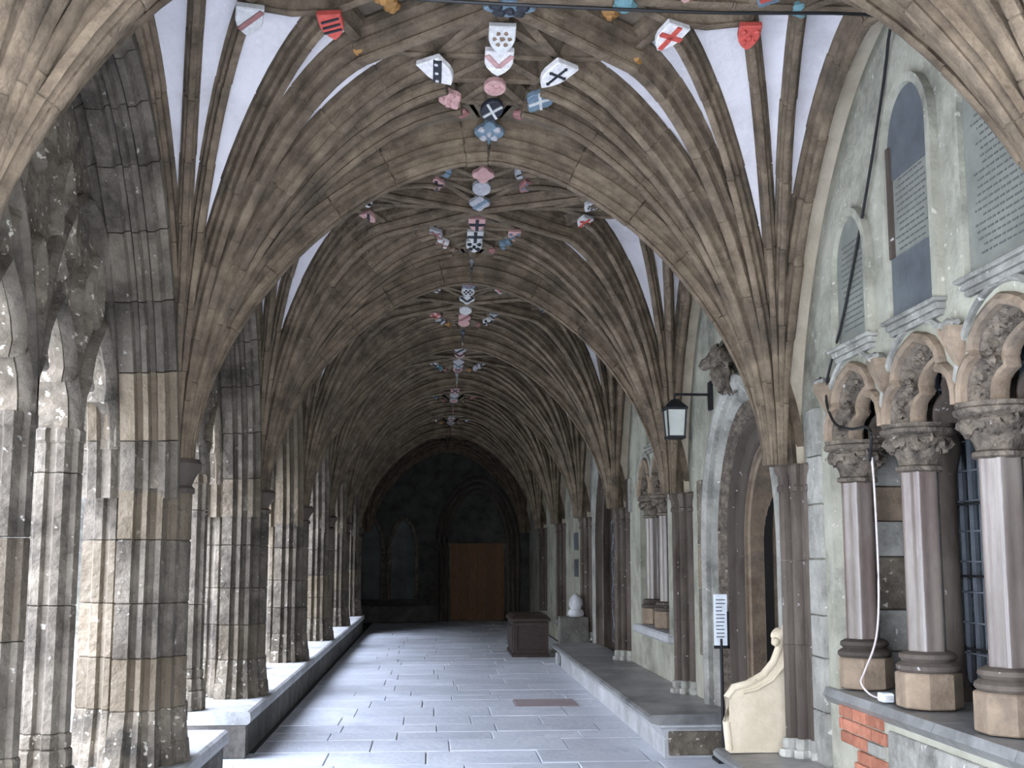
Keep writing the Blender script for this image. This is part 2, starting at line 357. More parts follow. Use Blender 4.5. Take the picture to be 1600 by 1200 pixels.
# cusps, small gold bosses and painted shields
def shield_mesh(w, h, t=.03):
    pts = [(-w/2, -h*.42), (w/2, -h*.42), (w/2, .06*h), (w*.42, .25*h), (w*.25, .44*h), (0, .6*h), (-w*.25, .44*h), (-w*.42, .25*h), (-w/2, .06*h)]
    return pts
def shield(x, y, z, w, h, field, charge, cc, rz=0, tilt=22, label=None, shape='heater', hide=False):
    w *= .86; h *= .84
    e = bpy.data.objects.new('heraldic_shield', None)
    mb = MB()
    if shape == 'heater': pts = shield_mesh(w, h)
    elif shape == 'oval': pts = [(w/2*math.cos(a), h/2*math.sin(a)) for a in [2*math.pi*i/14 for i in range(14)]]
    else: pts = [(w/2*(1+.18*math.cos(4*a))*math.cos(a), h/2*(1+.18*math.cos(4*a))*math.sin(a)) for a in [2*math.pi*i/20 for i in range(20)]]
    mb.prism(pts, -.02, .022, .006)
    o = mb.build('heraldic_shield', field, ceiling, smooth=False)
    # local +z becomes the visible (downward) face; point of the shield away from the viewer
    o.matrix_world = Matrix.Translation((x, y, z)) @ Matrix.Rotation(R(rz), 4, 'Z') @ Matrix.Rotation(R(180-tilt+8), 4, 'X') @ Matrix.Rotation(R(180), 4, 'Z')
    if label: o['label'] = label
    c = MB(); zt = .030; zb = .018
    def bar(x0, y0, x1, y1, ww):
        d = Vector((x1-x0, y1-y0)); n = Vector((-d.y, d.x)).normalized()*ww/2
        c.prism([(x0-n.x, y0-n.y), (x1-n.x, y1-n.y), (x1+n.x, y1+n.y), (x0+n.x, y0+n.y)], zb, zt)
    if charge == 'cross': bar(-w*.48, 0, w*.48, 0, w*.2); bar(0, -h*.4, 0, h*.5, w*.2)
    elif charge == 'saltire': bar(-w*.33, -h*.32, w*.3, h*.3, w*.11); bar(w*.33, -h*.32, -w*.3, h*.3, w*.11)
    elif charge == 'fleury':
        bar(-w*.33, 0, w*.33, 0, w*.08); bar(0, -h*.32, 0, h*.4, w*.08)
        for qx, qy in ((-.33, 0), (.33, 0), (0, -.3), (0, .36)):
            c.prism([(w*qx+w*.08*math.cos(a), h*qy+w*.08*math.sin(a)) for a in [math.pi/2*i for i in range(4)]], zb, zt)
    elif charge == 'bend': bar(-w*.42, -h*.36, w*.33, h*.32, w*.2)
    elif charge == 'rings':
        bar(-w*.42, -h*.36, w*.33, h*.32, w*.3)
    elif charge == 'stripes':
        for k in (-.22, 0, .2): bar(-w*.4, h*k-h*.08, w*.36, h*k+h*.08, w*.09)
    elif charge == 'chevron': bar(-w*.44, -h*.3, 0, h*.18, w*.18); bar(w*.44, -h*.3, 0, h*.18, w*.18)
    elif charge == 'relief':
        for q in range(6): c.blob((w*.28*math.cos(q*1.05), h*.22*math.sin(q*1.05), .02), w*.1, w*.1, .012, q, .2, 6, 3)
        c.blob((0, 0, .02), w*.12, w*.12, .014, 3, .2, 6, 3)
    elif charge == 'lobes':
        for qx, qy in ((-.3, -.2), (.3, -.2), (-.22, .22), (.22, .22)): c.blob((w*qx, h*qy, .02), w*.17, w*.15, .02, 1, .1, 8, 4)
        c.blob((0, 0, .02), w*.12, w*.12, .03, 1, .1, 8, 4)
    if c.v:
        q = c.build('charge', cc, o)
        if charge == 'rings':
            r2 = MB()
            for t in (-.28, 0, .26): r2.prism([(w*t+w*.07*math.cos(a), h*t+w*.07*math.sin(a)) for a in [math.pi/3*i for i in range(6)]], zt-.002, zt+.004)
            r2.build('ring', 'white', o)
    # carved stem joining the shield to the rib
    st = MB(); st.lathe([(w*.2, z+.0), (w*.28, z+.05), (w*.22, z+.12), (w*.25, TOP-.05)], x, y-.0, 8); st.build('boss_stem', 'rib', ceiling, smooth=True)
    return o
def boss(x, y, z, r_, m='gold', name='carved_boss', n=12):
    mb = MB(); mb.lathe([(r_*.55, z+r_*.9), (r_, z+r_*.5), (r_*1.05, z+r_*.15), (r_*.8, z-r_*.2), (r_*.45, z-r_*.3), (r_*.3, z-r_*.55), (r_*.05, z-r_*.6)], x, y, n, 5, .13)
    return mb.build(name, m, ceiling, smooth=True)
zs = TOP-.19
E0 = nodes_xyz[(1, 2, -1)]; E1 = nodes_xyz[(1, 2, 1)]
shield(*E0['n2'], zs, .17, .25, 'silver', 'bend', 'maroon', 12, 25, 'white shield with a dull red diagonal band')
shield(*E0['n3'], zs, .15, .22, 'red', 'stripes', 'black', -8, 25, 'red shield with slanting black and white stripes')
shield(*E1['n3'], zs, .17, .24, 'white', 'cross', 'red', 28, 25, 'white shield with a red cross')
shield(*E1['n2'], zs, .14, .20, 'red', 'lobes', 'red', -5, 30, 'bright red quartered shield')
shield(*E0['n5'], zs-.02, .19, .28, 'white', 'rings', 'black', -38, 22, 'white shield with a black diagonal band of rings')
shield(*E1['n5'], zs-.02, .19, .28, 'white', 'fleury', 'black', 38, 22, 'white shield with a black cross fleury')
shield(E0['n6'][0]+.02, E0['n6'][1]+.12, zs, .15, .2, 'pink', 'lobes', 'pink', -30, 25, 'pink carved beast boss', 'lobed')
shield(E1['n6'][0]-.0, E1['n6'][1]+.1, zs, .18, .24, 'blue', 'saltire', 'silver', 30, 25, 'pale blue boss with a white saltire', 'lobed')
cx0 = XC
shield(cx0, E0['c1'][1]-.02, zs-.02, .17, .23, 'silver', 'relief', 'brown', 0, 32, 'cream shield carved in low relief')
shield(cx0, E0['c2'][1]-.13, zs-.02, .19, .26, 'white', 'chevron', 'pink', 0, 20, 'white shield with a pink chevron')
shield(cx0, E0['c3'][1]-.05, zs, .16, .18, 'pink', 'relief', 'pink', 0, 20, 'pink oval boss', 'oval')
shield(cx0, E0['c4'][1]-.03, zs, .17, .22, 'black', 'saltire', 'silver', 15, 28, 'black oval boss with a white saltire', 'oval')
shield(cx0, E0['t'][1]-.16, zs-.02, .2, .24, 'blue', 'lobes', 'grey', 0, 25, 'grey blue foliage boss', 'lobed')
shield(cx0+.02, E0['c0'][1]-.02, zs, .27, .16, 'blue', 'lobes', 'black', 0, 10, 'large blue and white central boss', 'lobed')
for e in (E0, E1):
    s = -1 if e is E0 else 1
    boss(*e['n4'], zs+.0, .05, 'gold'); boss(e['n7'][0], e['n7'][1]+.1, zs+.02, .045, 'maroon')
    boss(XC+s*.60, E0['n4'][1]-.28, TOP-.05, .05, 'gold'); boss(XC+s*.42, E0['n4'][1]-.10, TOP-.04, .045, 'brown')
    boss(XC+s*.70, E0['c0'][1]-.1, TOP-.05, .04, 'gold')
    boss(e['m1'][0], e['m1'][1], zs+.03, .06, 'teal' if s > 0 else 'gold')
    boss(*e['n1'], zs+.04, .06, 'teal' if s > 0 else 'rib')
rs_ = random.Random(3)
FI = ['silver', 'grey', 'blue', 'grey', 'pink', 'silver', 'teal', 'maroon']; CH = ['saltire', 'bend', 'cross', 'chevron', 'lobes', 'relief', None]; CC = ['black', 'red', 'blue', 'maroon', 'black']
for b in range(1, 7):
    for pk in (b, b+1):
        if b == 1 and pk == 2: continue
        e = nodes_xyz[(b, pk, -1)]; e2 = nodes_xyz[(b, pk, 1)]
        ks = ('c1', 'c2', 'c3', 't') if b < 5 else ('c1', 'c3')
        if b == 1: ks = ('c1', 'c3')
        for k in ks:
            if k == 't' and pk == b: continue
            shield(XC, e[k][1], zs, .17, .19, rs_.choice(FI[:6]), rs_.choice(CH), rs_.choice(CC), 0, 30, None, rs_.choice(['heater', 'oval', 'lobed']))
        for k in (('n3', 'n2', 'n5', 'n6') if b < 5 else ('n3', 'n5')):
            for ee, s in ((e, -1), (e2, 1)):
                shield(*ee[k], zs+.02, .13, .17, rs_.choice(FI), rs_.choice(CH), rs_.choice(CC), s*rs_.uniform(0, 40), 25, None, rs_.choice(['heater', 'heater', 'lobed']))
        for k in ('n4', 'n7'):
            for ee in (e, e2): boss(*ee[k], zs+.03, .045, rs_.choice(['gold', 'maroon', 'brown']), n=10)

# roof over the vault
mb = MB(); mb.box(-2.4, 3.6, PY[0]-.1, 29.4, 4.98, 5.1); struct(mb.build('ceiling_roof', 'dark'), 'roof slab over the stone vault', 'roof')

# ------------------------------------------------------------------ piers on the garth side
PO = [(-2.21, 0), (-2.20, -.10), (-2.13, -.12), (-2.11, -.17), (-2.06, -.18), (-2.045, -.15), (-2.02, -.17), (-2.0, -.22), (-1.965, -.225), (-1.945, -.19), (-1.93, -.19)]
PI_ = [(-1.93, -.19), (-1.925, -.32), (-1.835, -.325), (-1.825, -.285), (-1.80, -.275), (-1.785, -.31), (-1.755, -.315), (-1.745, -.27), (-1.715, -.26), (-1.70, -.29), (-1.67, -.285),
       (-1.675, -.22), (-1.665, -.16), (-1.64, -.165), (-1.61, -.15), (-1.60, -.095), (-1.58, -.075), (-1.56, -.05), (-1.55, 0)]
def mir(h): return h+[(x, -y) for x, y in h[::-1] if abs(y) > 1e-6]
OUT = mir(PO); INN = mir(PI_)
def scaled(pts, cx, kx, ky=None): return [(cx+(p[0]-cx)*kx, p[1]*(ky or kx)) for p in pts]
courses = []
z = .72
cr = random.Random(11)
while z < 4.0:
    h = cr.uniform(.24, .40); courses.append((z, z+h)); z += h
cm = {}
def coursemesh(kind, z0, z1, var):
    key = (kind, round(z0, 3), var)
    if key not in cm:
        mb = MB(); rr = random.Random(hash(key) % 9999 if False else int(z0*100)+var*7+(3 if kind == 'o' else 0))
        pts = OUT if kind == 'o' else INN
        k = 1+rr.uniform(-.012, .012)
        pts = [(p[0]+rr.uniform(-.002, .002), p[1]*k) for p in pts]
        mb.prism(pts, z0+.002, z1-.002, .007)
        me_o = mb.build('stone', 'pier'); cm[key] = me_o.data; bpy.data.objects.remove(me_o)
    return cm[key]
PLAB = {0: 'stone pier beside the camera on the garth side, out of the frame', 1: 'stone pier whose rib fan sweeps across the upper left corner',
        2: 'largest complete moulded stone pier on the left, on the nearest bench', 3: 'second complete stone pier from the front on the left, behind the gap in the bench',
        4: 'third complete stone pier from the front on the left', 5: 'fourth complete stone pier from the front on the left',
        6: 'fifth complete stone pier from the front on the left, in deep shade', 7: 'farthest stone pier on the left, where the low bench ends'}
for k in range(8):
    p = thing('stone_pier', PLAB[k], 'pier', (0, PY[k], 0), 'moulded piers along the garth side')
    rr = random.Random(k+50)
    for ci, (z0, z1) in enumerate(courses):
        if z0 > 2.2:
            # above the springing only the core behind the vault goes up
            if z0 > 3.4: break
        link_mesh('stone', coursemesh('o', z0, z1, (k+ci) % 2), p)
        if z1 < 2.2: link_mesh('stone', coursemesh('i', z0, z1, (k+ci+1) % 2), p)
    # core between last full course and the fan
    zc = max(c[1] for c in courses if c[1] < 2.2)
    core = [(x if x < -1.66 else -1.66, y) for x, y in INN]
    mb = MB(); mb.prism(core[1:-1] if False else [(-1.93, -.19), (-1.925, -.32), (-1.835, -.325), (-1.80, -.28), (-1.77, -.31), (-1.70, -.29), (-1.66, -.22), (-1.66, .22), (-1.70, .29), (-1.77, .31), (-1.80, .28), (-1.835, .325), (-1.925, .32), (-1.93, .19)], zc, 2.5, .006)
    mb.build('stone', 'pier', p)
    # respond capital under the ribs
    mb = MB(); cxx = -1.66
    mb.lathe([(.09, zc), (.095, 2.04), (.12, 2.05), (.12, 2.08), (.10, 2.10), (.125, 2.16), (.155, 2.20), (.16, 2.24), (.14, 2.27)], cxx, 0, 16, 8, .03)
    mb.build('capital', 'respond', p, smooth=True)
    # weathered flared base in three lifts
    for z0, z1, k0, k1 in ((.38, .52, 1.17, 1.12), (.52, .72, 1.09, 1.01)):
        for pts, cxx in ((OUT, -2.0), (INN, -1.8)):
            mb = MB(); A = scaled(pts, cxx, k0); Bp = scaled(pts, cxx, k1); n = len(pts)
            A2 = scaled(pts, cxx, k0*.97)
            mb.rings([[(x, y, z0) for x, y in A], [(x, y, (z0+z1)/2) for x, y in scaled(pts, cxx, (k0+k1)/2)], [(x, y, z1-.01) for x, y in Bp], [(x, y, z1) for x, y in scaled(pts, cxx, k1*.98)]])
            mb.build('pier_base', 'tracery', p)
# ------------------------------------------------------------------ garth windows (arches, mullions, tracery)
MUL = mir([(-2.20, 0), (-2.19, -.05), (-2.15, -.06), (-2.135, -.095), (-2.09, -.10), (-2.075, -.07), (-2.05, -.075), (-2.03, -.105), (-1.99, -.10), (-1.965, -.05), (-1.935, -.045), (-1.92, 0)])
mulc = {}
def win_arch(y0, y1, zsp, zap, n=16, p=1.75):
    """pointed arch polyline in (y,z), y0->y1"""
    a = (y1-y0)/2; ym = (y0+y1)/2; L = []
    for i in range(n+1):
        th = math.pi/2*i/n; L.append((y0+a*(1-math.cos(th)**(2/p)), zsp+(zap-zsp)*math.sin(th)**(2/p)))
    return L+[(2*ym-y, z) for y, z in L[-2::-1]]
AP = [(-2.2, .12), (-2.2, .03), (-2.13, .02), (-2.11, -.03), (-2.06, -.02), (-2.04, .02), (-1.98, -.0), (-1.95, .05), (-1.93, .05), (-1.925, -.0), (-1.835, -.005), (-1.825, .035), (-1.80, .045), (-1.785, .01), (-1.755, .005),
      (-1.745, .05), (-1.715, .06), (-1.70, .03), (-1.66, .035), (-1.64, .09), (-1.60, .10), (-1.60, .16), (-2.0, .2)]
def cusped(yl, yr, zs_, zt):
    """cusped light head from (yl,zs) over to (yr,zs)"""
    a = (yr-yl)/2; m = (yl+yr)/2
    L = [(-1, 0), (-.98, .18), (-.9, .34), (-.72, .46), (-.52, .44), (-.62, .58), (-.5, .74), (-.3, .88), (-.12, .97), (0, 1.06)]
    pts = [(m+a*x, zs_+(zt-zs_)*y) for x, y in L]
    return pts+[(2*m-y, z) for y, z in pts[-2::-1]]
def vesica(y, z, a, h, lean=0):
    P = [(0, -1), (.35, -.72), (.55, -.4), (.38, -.18), (.62, .1), (.5, .45), (.25, .75), (0, 1), (-.25, .75), (-.5, .45), (-.62, .1), (-.38, -.18), (-.55, -.4), (-.35, -.72)]
    return [(y+a*px+lean*py*h, z+h*py) for px, py in P]
WL = ['nearest', 'second', 'third', 'fourth', 'fifth', 'sixth', 'seventh']
for b in range(0, 7):
    y0, y1 = PY[b]+.32, PY[b+1]-.32; ym = (y0+y1)/2; W = (y1-y0)
    wn = sempty('window_%d' % (b+1), '%s unglazed traceried opening to the garth' % WL[b], 'window')
    path = win_arch(y0, y1, 2.0, 4.28)
    P3 = [(0, y, z) for y, z in path]
    # arch mouldings as separate voussoirs in the nearer bays
    Ls = [Vector(p) for p in P3]; nseg = 2 if b < 3 else 32
    rr = random.Random(b+90)
    i = 0
    while i < len(Ls)-1:
        j = min(i+nseg, len(Ls)-1)
        mb = MB(); seg = Ls[i:j+1]; rs = []
        for q in range(i, j+1):
            T = (Ls[min(q+1, len(Ls)-1)]-Ls[max(q-1, 0)]).normalized(); N = Vector((1, 0, 0)).cross(T)
            if N.dot(Vector((0, ym, 2.4))-Ls[q]) > 0: N = -N      # outward from the opening
            c = Ls[q]+T*(.004 if q == i else (-.004 if q == j else 0))
            sh = rr.uniform(-.003, .003) if q in (i, j) else 0
            rs.append([Vector((x, c.y, c.z))+N*d for x, d in AP])
        mb.rings(rs); mb.build('arch_stone', 'pier', wn, smooth=True); i = j
    # mullions: courses of moulded stone
    ys = [y0+W*t for t in (.25, .5, .75)]
    if b == 0: continue          # mullions and tracery left out here to let more light in by the camera
    zb = .38
    for mi, my in enumerate(ys):
        mu = bpy.data.objects.new('mullion', None); COL.objects.link(mu); mu.parent = wn; mu.location = (0, my, 0)
        z = zb+.34; rr = random.Random(b*3+mi)
        while z < 2.25:
            h = min(rr.uniform(.45, .8), 2.3-z);
            if 2.3-z-h < .2: h = 2.3-z
            mb = MB(); mb.prism(MUL, z+.002, z+h-.002, .006); mb.build('stone', 'pier', mu); z += h
        mb = MB()
        for a, c, k in ((zb, zb+.16, 1.5), (zb+.16, zb+.26, 1.25), (zb+.26, zb+.34, 1.12)): mb.prism(scaled(MUL, -2.05, 1+(k-1)*.5, k), a, c, .012)
        mb.build('mullion_base', 'tracery', mu)
        if b < 3:
            mb = MB(); mb.prism(scaled(MUL, -2.05, 1.06, 1.15), 2.26, 2.34, .012); mb.build('mullion_capital', 'pier', mu)
    # tracery plate
    edges = [y0-.02]+ys+[y1+.02]; bot = []
    for q in range(4):
        bot += cusped(edges[q]+(.07 if q else .04), edges[q+1]-(.07 if q < 3 else .04), 2.30, 2.92)
    outer = win_arch(y0-.05, y1+.05, 2.1, 4.34)
    outer = [p for p in outer if p[1] > 2.3]
    poly = bot+[(outer[-1][0], 2.3)]+outer[::-1]+[(outer[0][0], 2.3)]
    holes = []
    for q in (1, 2, 3):
        holes.append(vesica(edges[q], 3.02 if q != 2 else 3.0, .085, .17))
    for q in (.5, 1.5, 2.5, 3.5):
        yy = y0+W*q/4
        if q in (1.5, 2.5): holes.append(vesica(yy, 3.42, .12, .26, .06 if q < 2 else -.06))
        else: holes.append(vesica(yy+(.16 if q < 2 else -.16), 3.16, .06, .15, .12 if q < 2 else -.12))
    holes.append(vesica(ym, 3.86, .12, .24)); 
    mb = MB(); mb.plate([poly]+holes, -2.15, -1.99); mb.build('tracery', 'tracery', wn)
    # raised moulding round each light head and opening
    def ringmould(pts, closed, wname='tracery_moulding'):
        m2 = MB(); pr = [(-2.0, .012), (-1.985, -.0), (-1.945, .02), (-1.93, .045), (-1.95, .065), (-2.0, .075)]
        Q = [Vector((0, y, z)) for y, z in pts]; n = len(Q); c = sum(Q, Vector())/n; rs = []
        for k in range(n):
            T = (Q[(k+1) % n if closed else min(k+1, n-1)]-Q[(k-1) % n if closed else max(k-1, 0)]).normalized(); N = Vector((1, 0, 0)).cross(T)
            if not closed: N = N if N.z > 0 or abs(N.z) < .3 and N.dot(Q[k]-c) > 0 else (N if N.dot(Q[k]-c) > 0 else -N)
            elif N.dot(Q[k]-c) < 0: N = -N
            rs.append([Vector((x, Q[k].y, Q[k].z))+N*d for x, d in pr])
        if closed: rs.append(rs[0])
        m2.rings(rs, cap=not closed); return m2.build(wname, 'pier' if not closed else 'tracery', wn, smooth=True)
    if b < 4:
        for q in range(4): ringmould(cusped(edges[q]+.06, edges[q+1]-.06, 2.30, 2.92), False)
        for h in holes: ringmould(h, True)
    # pair of sub-arches
    for (ya, yb) in ((y0, ym), (ym, y1)):
        m2 = MB(); pa = win_arch(ya+.0, yb-.0, 2.32, 3.62, 10); Q = [Vector((0, y, z)) for y, z in pa]; rs = []
        for k in range(len(Q)):
            T = (Q[min(k+1, len(Q)-1)]-Q[max(k-1, 0)]).normalized(); N = Vector((1, 0, 0)).cross(T)
            if N.z < 0: N = -N
            if abs(N.z) < .05: N = Vector((0, -1 if k < 5 else 1, 0))
            rs.append([Vector((x, Q[k].y, Q[k].z))+N*d for x, d in ((-2.0, -.03), (-1.95, -.03), (-1.92, 0), (-1.92, .02), (-1.95, .05), (-2.0, .05))])
        m2.rings(rs); m2.build('sub_arch', 'pier', wn, smooth=True)
# solid wall above and between the window arches
wl = sempty('wall_left', 'garth side wall of the cloister above the window arches', 'wall')
for b in range(0, 8):
    if b < 7:
        y0, y1 = PY[b]+.32-.06, PY[b+1]-.32+.06
        ar = win_arch(y0, y1, 2.0, 4.36)
        poly = [(PY[b], 2.3)]+[p for p in ar if p[1] > 2.3]+[(PY[b+1], 2.3), (PY[b+1], 5.0), (PY[b], 5.0)]
        poly = [(PY[b], 2.3), ([p for p in ar if p[1] > 2.3][0][0], 2.3)]+[p for p in ar if p[1] > 2.3]+[([p for p in ar if p[1] > 2.3][-1][0], 2.3), (PY[b+1], 2.3), (PY[b+1], 5.0), (PY[b], 5.0)]
        mb = MB(); mb.plate([poly], -2.19, -1.72); mb.build('spandrel_wall', 'pier', wl)
# corner: the next walk turns off to the left behind the last pier
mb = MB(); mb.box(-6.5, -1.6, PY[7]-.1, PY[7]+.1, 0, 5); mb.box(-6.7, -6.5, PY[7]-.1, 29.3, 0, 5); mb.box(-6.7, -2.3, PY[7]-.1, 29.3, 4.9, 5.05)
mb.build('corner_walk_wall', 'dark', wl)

# ------------------------------------------------------------------ low benches (left)
def bench_left(ya, yb, label, tail, stones):
    t = thing('stone_bench', label, 'bench', (-1.85, ya, 0))
    n = max(1, round((yb-ya)/stones)); st = (yb-ya)/n
    for i in range(n):
        a = i*st; c = (i+1)*st
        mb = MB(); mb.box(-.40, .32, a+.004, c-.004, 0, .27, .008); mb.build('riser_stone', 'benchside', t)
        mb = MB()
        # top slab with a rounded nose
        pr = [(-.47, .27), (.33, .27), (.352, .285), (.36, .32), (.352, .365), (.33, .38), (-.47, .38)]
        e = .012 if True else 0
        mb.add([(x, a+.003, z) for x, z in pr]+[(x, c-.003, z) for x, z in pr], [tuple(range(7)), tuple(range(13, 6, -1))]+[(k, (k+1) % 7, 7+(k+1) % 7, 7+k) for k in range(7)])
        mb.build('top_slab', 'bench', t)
    return t
bench_left(3.3, 8.62, 'low stone bench wall under the nearest piers, at the lower left corner', 0, 1.6)
bench_left(9.6, 25.1, 'long low stone bench wall with bright worn top running back along the left', 0, 1.55)

# ------------------------------------------------------------------ floor
fl = sempty('floor', 'worn blue grey stone paving of the cloister walk', 'floor')
fr = random.Random(21)
y = 3.0; cnt = 0
rest = MB()
def slab_mesh(mb, x0, x1, ya, yb, dz):
    g = .004; mb.box(x0+g, x1-g, ya+g, yb-g, -.06, dz, .006)
gap = lambda y: 8.62 < y < 9.6
while y < 29.2:
    h = fr.uniform(.42, .72); yb = min(y+h, 29.2)
    xl = -1.5; xr = 2.43 if y < 9.4 else (1.95 if y < 17 else 2.43)
    if gap((y+yb)/2): xl = -2.6
    x = xl
    while x < xr-.01:
        ww = fr.uniform(.55, 1.05)
        if xr-(x+ww) < .3: ww = xr-x
        mb = MB(); slab_mesh(mb, x, x+ww, y, yb, fr.uniform(-.004, .003)); mb.tone = 0
        red = 12.0 < y < 12.9 and x < 1.6 < x+ww
        if y > 7.5 and cnt < 290: mb.build('paving_slab', 'slabred' if red else 'slab', fl); cnt += 1
        else: rest.add(mb.v, mb.f)
        x += ww
    y = yb
rest.box(-1.49, 2.42, -1.5, 3.0, -.06, 0); q = rest.build('paving', 'slab', fl); q['kind'] = 'stuff'
mb = MB(); mb.box(-2.6, 2.6, -2, 29.6, -.16, -.022); mb.box(-2.6, 2.6, 29.15, 29.6, -.05, .02); mb.build('paving_bed', 'mortar', fl)
mb = MB(); mb.box(-6.5, -2.3, 24.6, 29.3, -.1, -.005); mb.build('corner_paving', 'slab', fl)
mb = MB(); mb.box(-40, -6.7, 29.4, 42, -.4, 9.5)  # unseen range, added to keep sky light off the far bays
for k in range(9): mb.box(-9.6-k*3.4, -8.2-k*3.4, 29.1, 29.4, -.2, 9.0)
mb.box(-24, -8.5, 16.5, 29.4, -.4, 7.6)
for k in range(4): mb.box(-8.5, -7.8, 17+k*3.6, 17.8+k*3.6, -.2, 6.0)
mb.box(-24, -8.35, 16.4, 29.4, 7.6, 7.9)
struct(mb.build('wall_back', 'ashlar'), 'tall buttressed stone range across the far side of the garth', 'building')
mb = MB(); mb.box(-45, -13, -2, 60, -.4, -.17); struct(mb.build('ground', 'grass'), 'mown lawn of the garth outside the openings', 'lawn')
mb = MB(); mb.box(-30, 30, -30, -2.0, -.3, -.03); struct(mb.build('ground_court', 'palepave'), 'pale paved court behind the walk', 'paving')  # added reflector: pale ground lifting light onto the near ribs
mb = MB(); mb.box(-13, -2.6, -2.0, 16.4, -.3, -.05); mb.box(-8.5, -2.6, 16.4, 24.4, -.3, -.05); struct(mb.build('trim_1', 'bench'), 'pale stone path outside the piers', 'path')

# ------------------------------------------------------------------ right wall
wr = sempty('wall_right', 'old limewashed stone wall along the right of the walk', 'wall')
def rect(a, b_, c, d): return [(a, c), (b_, c), (b_, d), (a, d)]
TW = [(-1, 0), (-1.0, .16), (-.93, .34), (-.76, .46), (-.60, .50), (-.66, .60), (-.60, .74), (-.44, .88), (-.22, .97), (0, 1.03)]
def trefoil(ym, hw, zs_, hgt):
    L = [(ym+hw*x, zs_+hgt*y) for x, y in TW]
    return L+[(2*ym-y, z) for y, z in L[-2::-1]]
SILL = .84; CAPZ = 2.36
def wall_bay(b, holes, m='plaster', tops=(0, 5.0), a=WR, c=WR+.14):
    mb = MB(); mb.plate([rect(PY[b], PY[b+1], 0, 5.0)]+holes, a, c); return mb.build('plaster_face', m, wr)
def arcade_hole(cols, hw_gap):
    """cols: column y's ascending; returns hole polygon (sill -> trefoil heads)"""
    pts = [(cols[0], SILL)]
    seq = [(cols[0], CAPZ)]
    for a, c in zip(cols[:-1], cols[1:]): seq += trefoil((a+c)/2, (c-a)/2-.05, CAPZ, .37)
    seq += [(cols[-1], CAPZ)]
    poly = [(cols[-1], SILL), (cols[0], SILL)]+seq
    out = []
    for p in poly:
        if not out or (abs(out[-1][0]-p[0])+abs(out[-1][1]-p[1])) > 1e-4: out.append(p)
    return out
def column(y, label, grp=None, octo=False):
    t = thing('arcade_column', label, 'column', (WR+.17, y, 0), grp or ('columns of the right arcade' if y < 8 else 'columns of the distant arcade'))
    mb = MB(); mb.prism([(.17*math.cos(a), .17*math.sin(a)) for a in [math.pi/8+math.pi/4*k for k in range(8)]], SILL+.015, SILL+.20, .008)
    mb.build('plinth', 'hood', t)
    mb = MB(); mb.lathe([(.15, SILL+.20), (.165, SILL+.215), (.165, SILL+.235), (.145, SILL+.25), (.13, SILL+.255), (.15, SILL+.275), (.145, SILL+.295), (.115, SILL+.31)], 0, 0, 24)
    mb.build('moulded_base', 'respond', t, smooth=True)
    mb = MB()
    # clustered shaft: a drum with shallow rolls
    n = 40; rs = []
    for z_ in (SILL+.31, 1.5, 2.13):
        rs.append([((.096+.008*math.cos(6*a))*math.cos(a), (.096+.008*math.cos(6*a))*math.sin(a), z_) for a in [2*math.pi*i/n for i in range(n)]])
    mb.rings(rs); mb.build('shaft', 'marble', t, smooth=True)
    mb = MB(); mb.lathe([(.10, 2.10), (.125, 2.11), (.125, 2.13), (.105, 2.14), (.115, 2.18), (.15, 2.24), (.175, 2.28), (.16, 2.30)], 0, 0, 24, 8, .04)
    for k in range(12):
        a = math.pi/6*k; mb.blob((.145*math.cos(a), .145*math.sin(a), 2.245+.02*(k % 2)), .04, .04, .04, k, .3, 8, 5)
    mb.build('carved_capital', 'carved', t, smooth=True)
    mb = MB(); mb.lathe([(.17, 2.295), (.195, 2.31), (.20, 2.33), (.185, 2.34), (.19, 2.36)], 0, 0, 24); mb.build('abacus', 'carved', t, smooth=True)
    return t
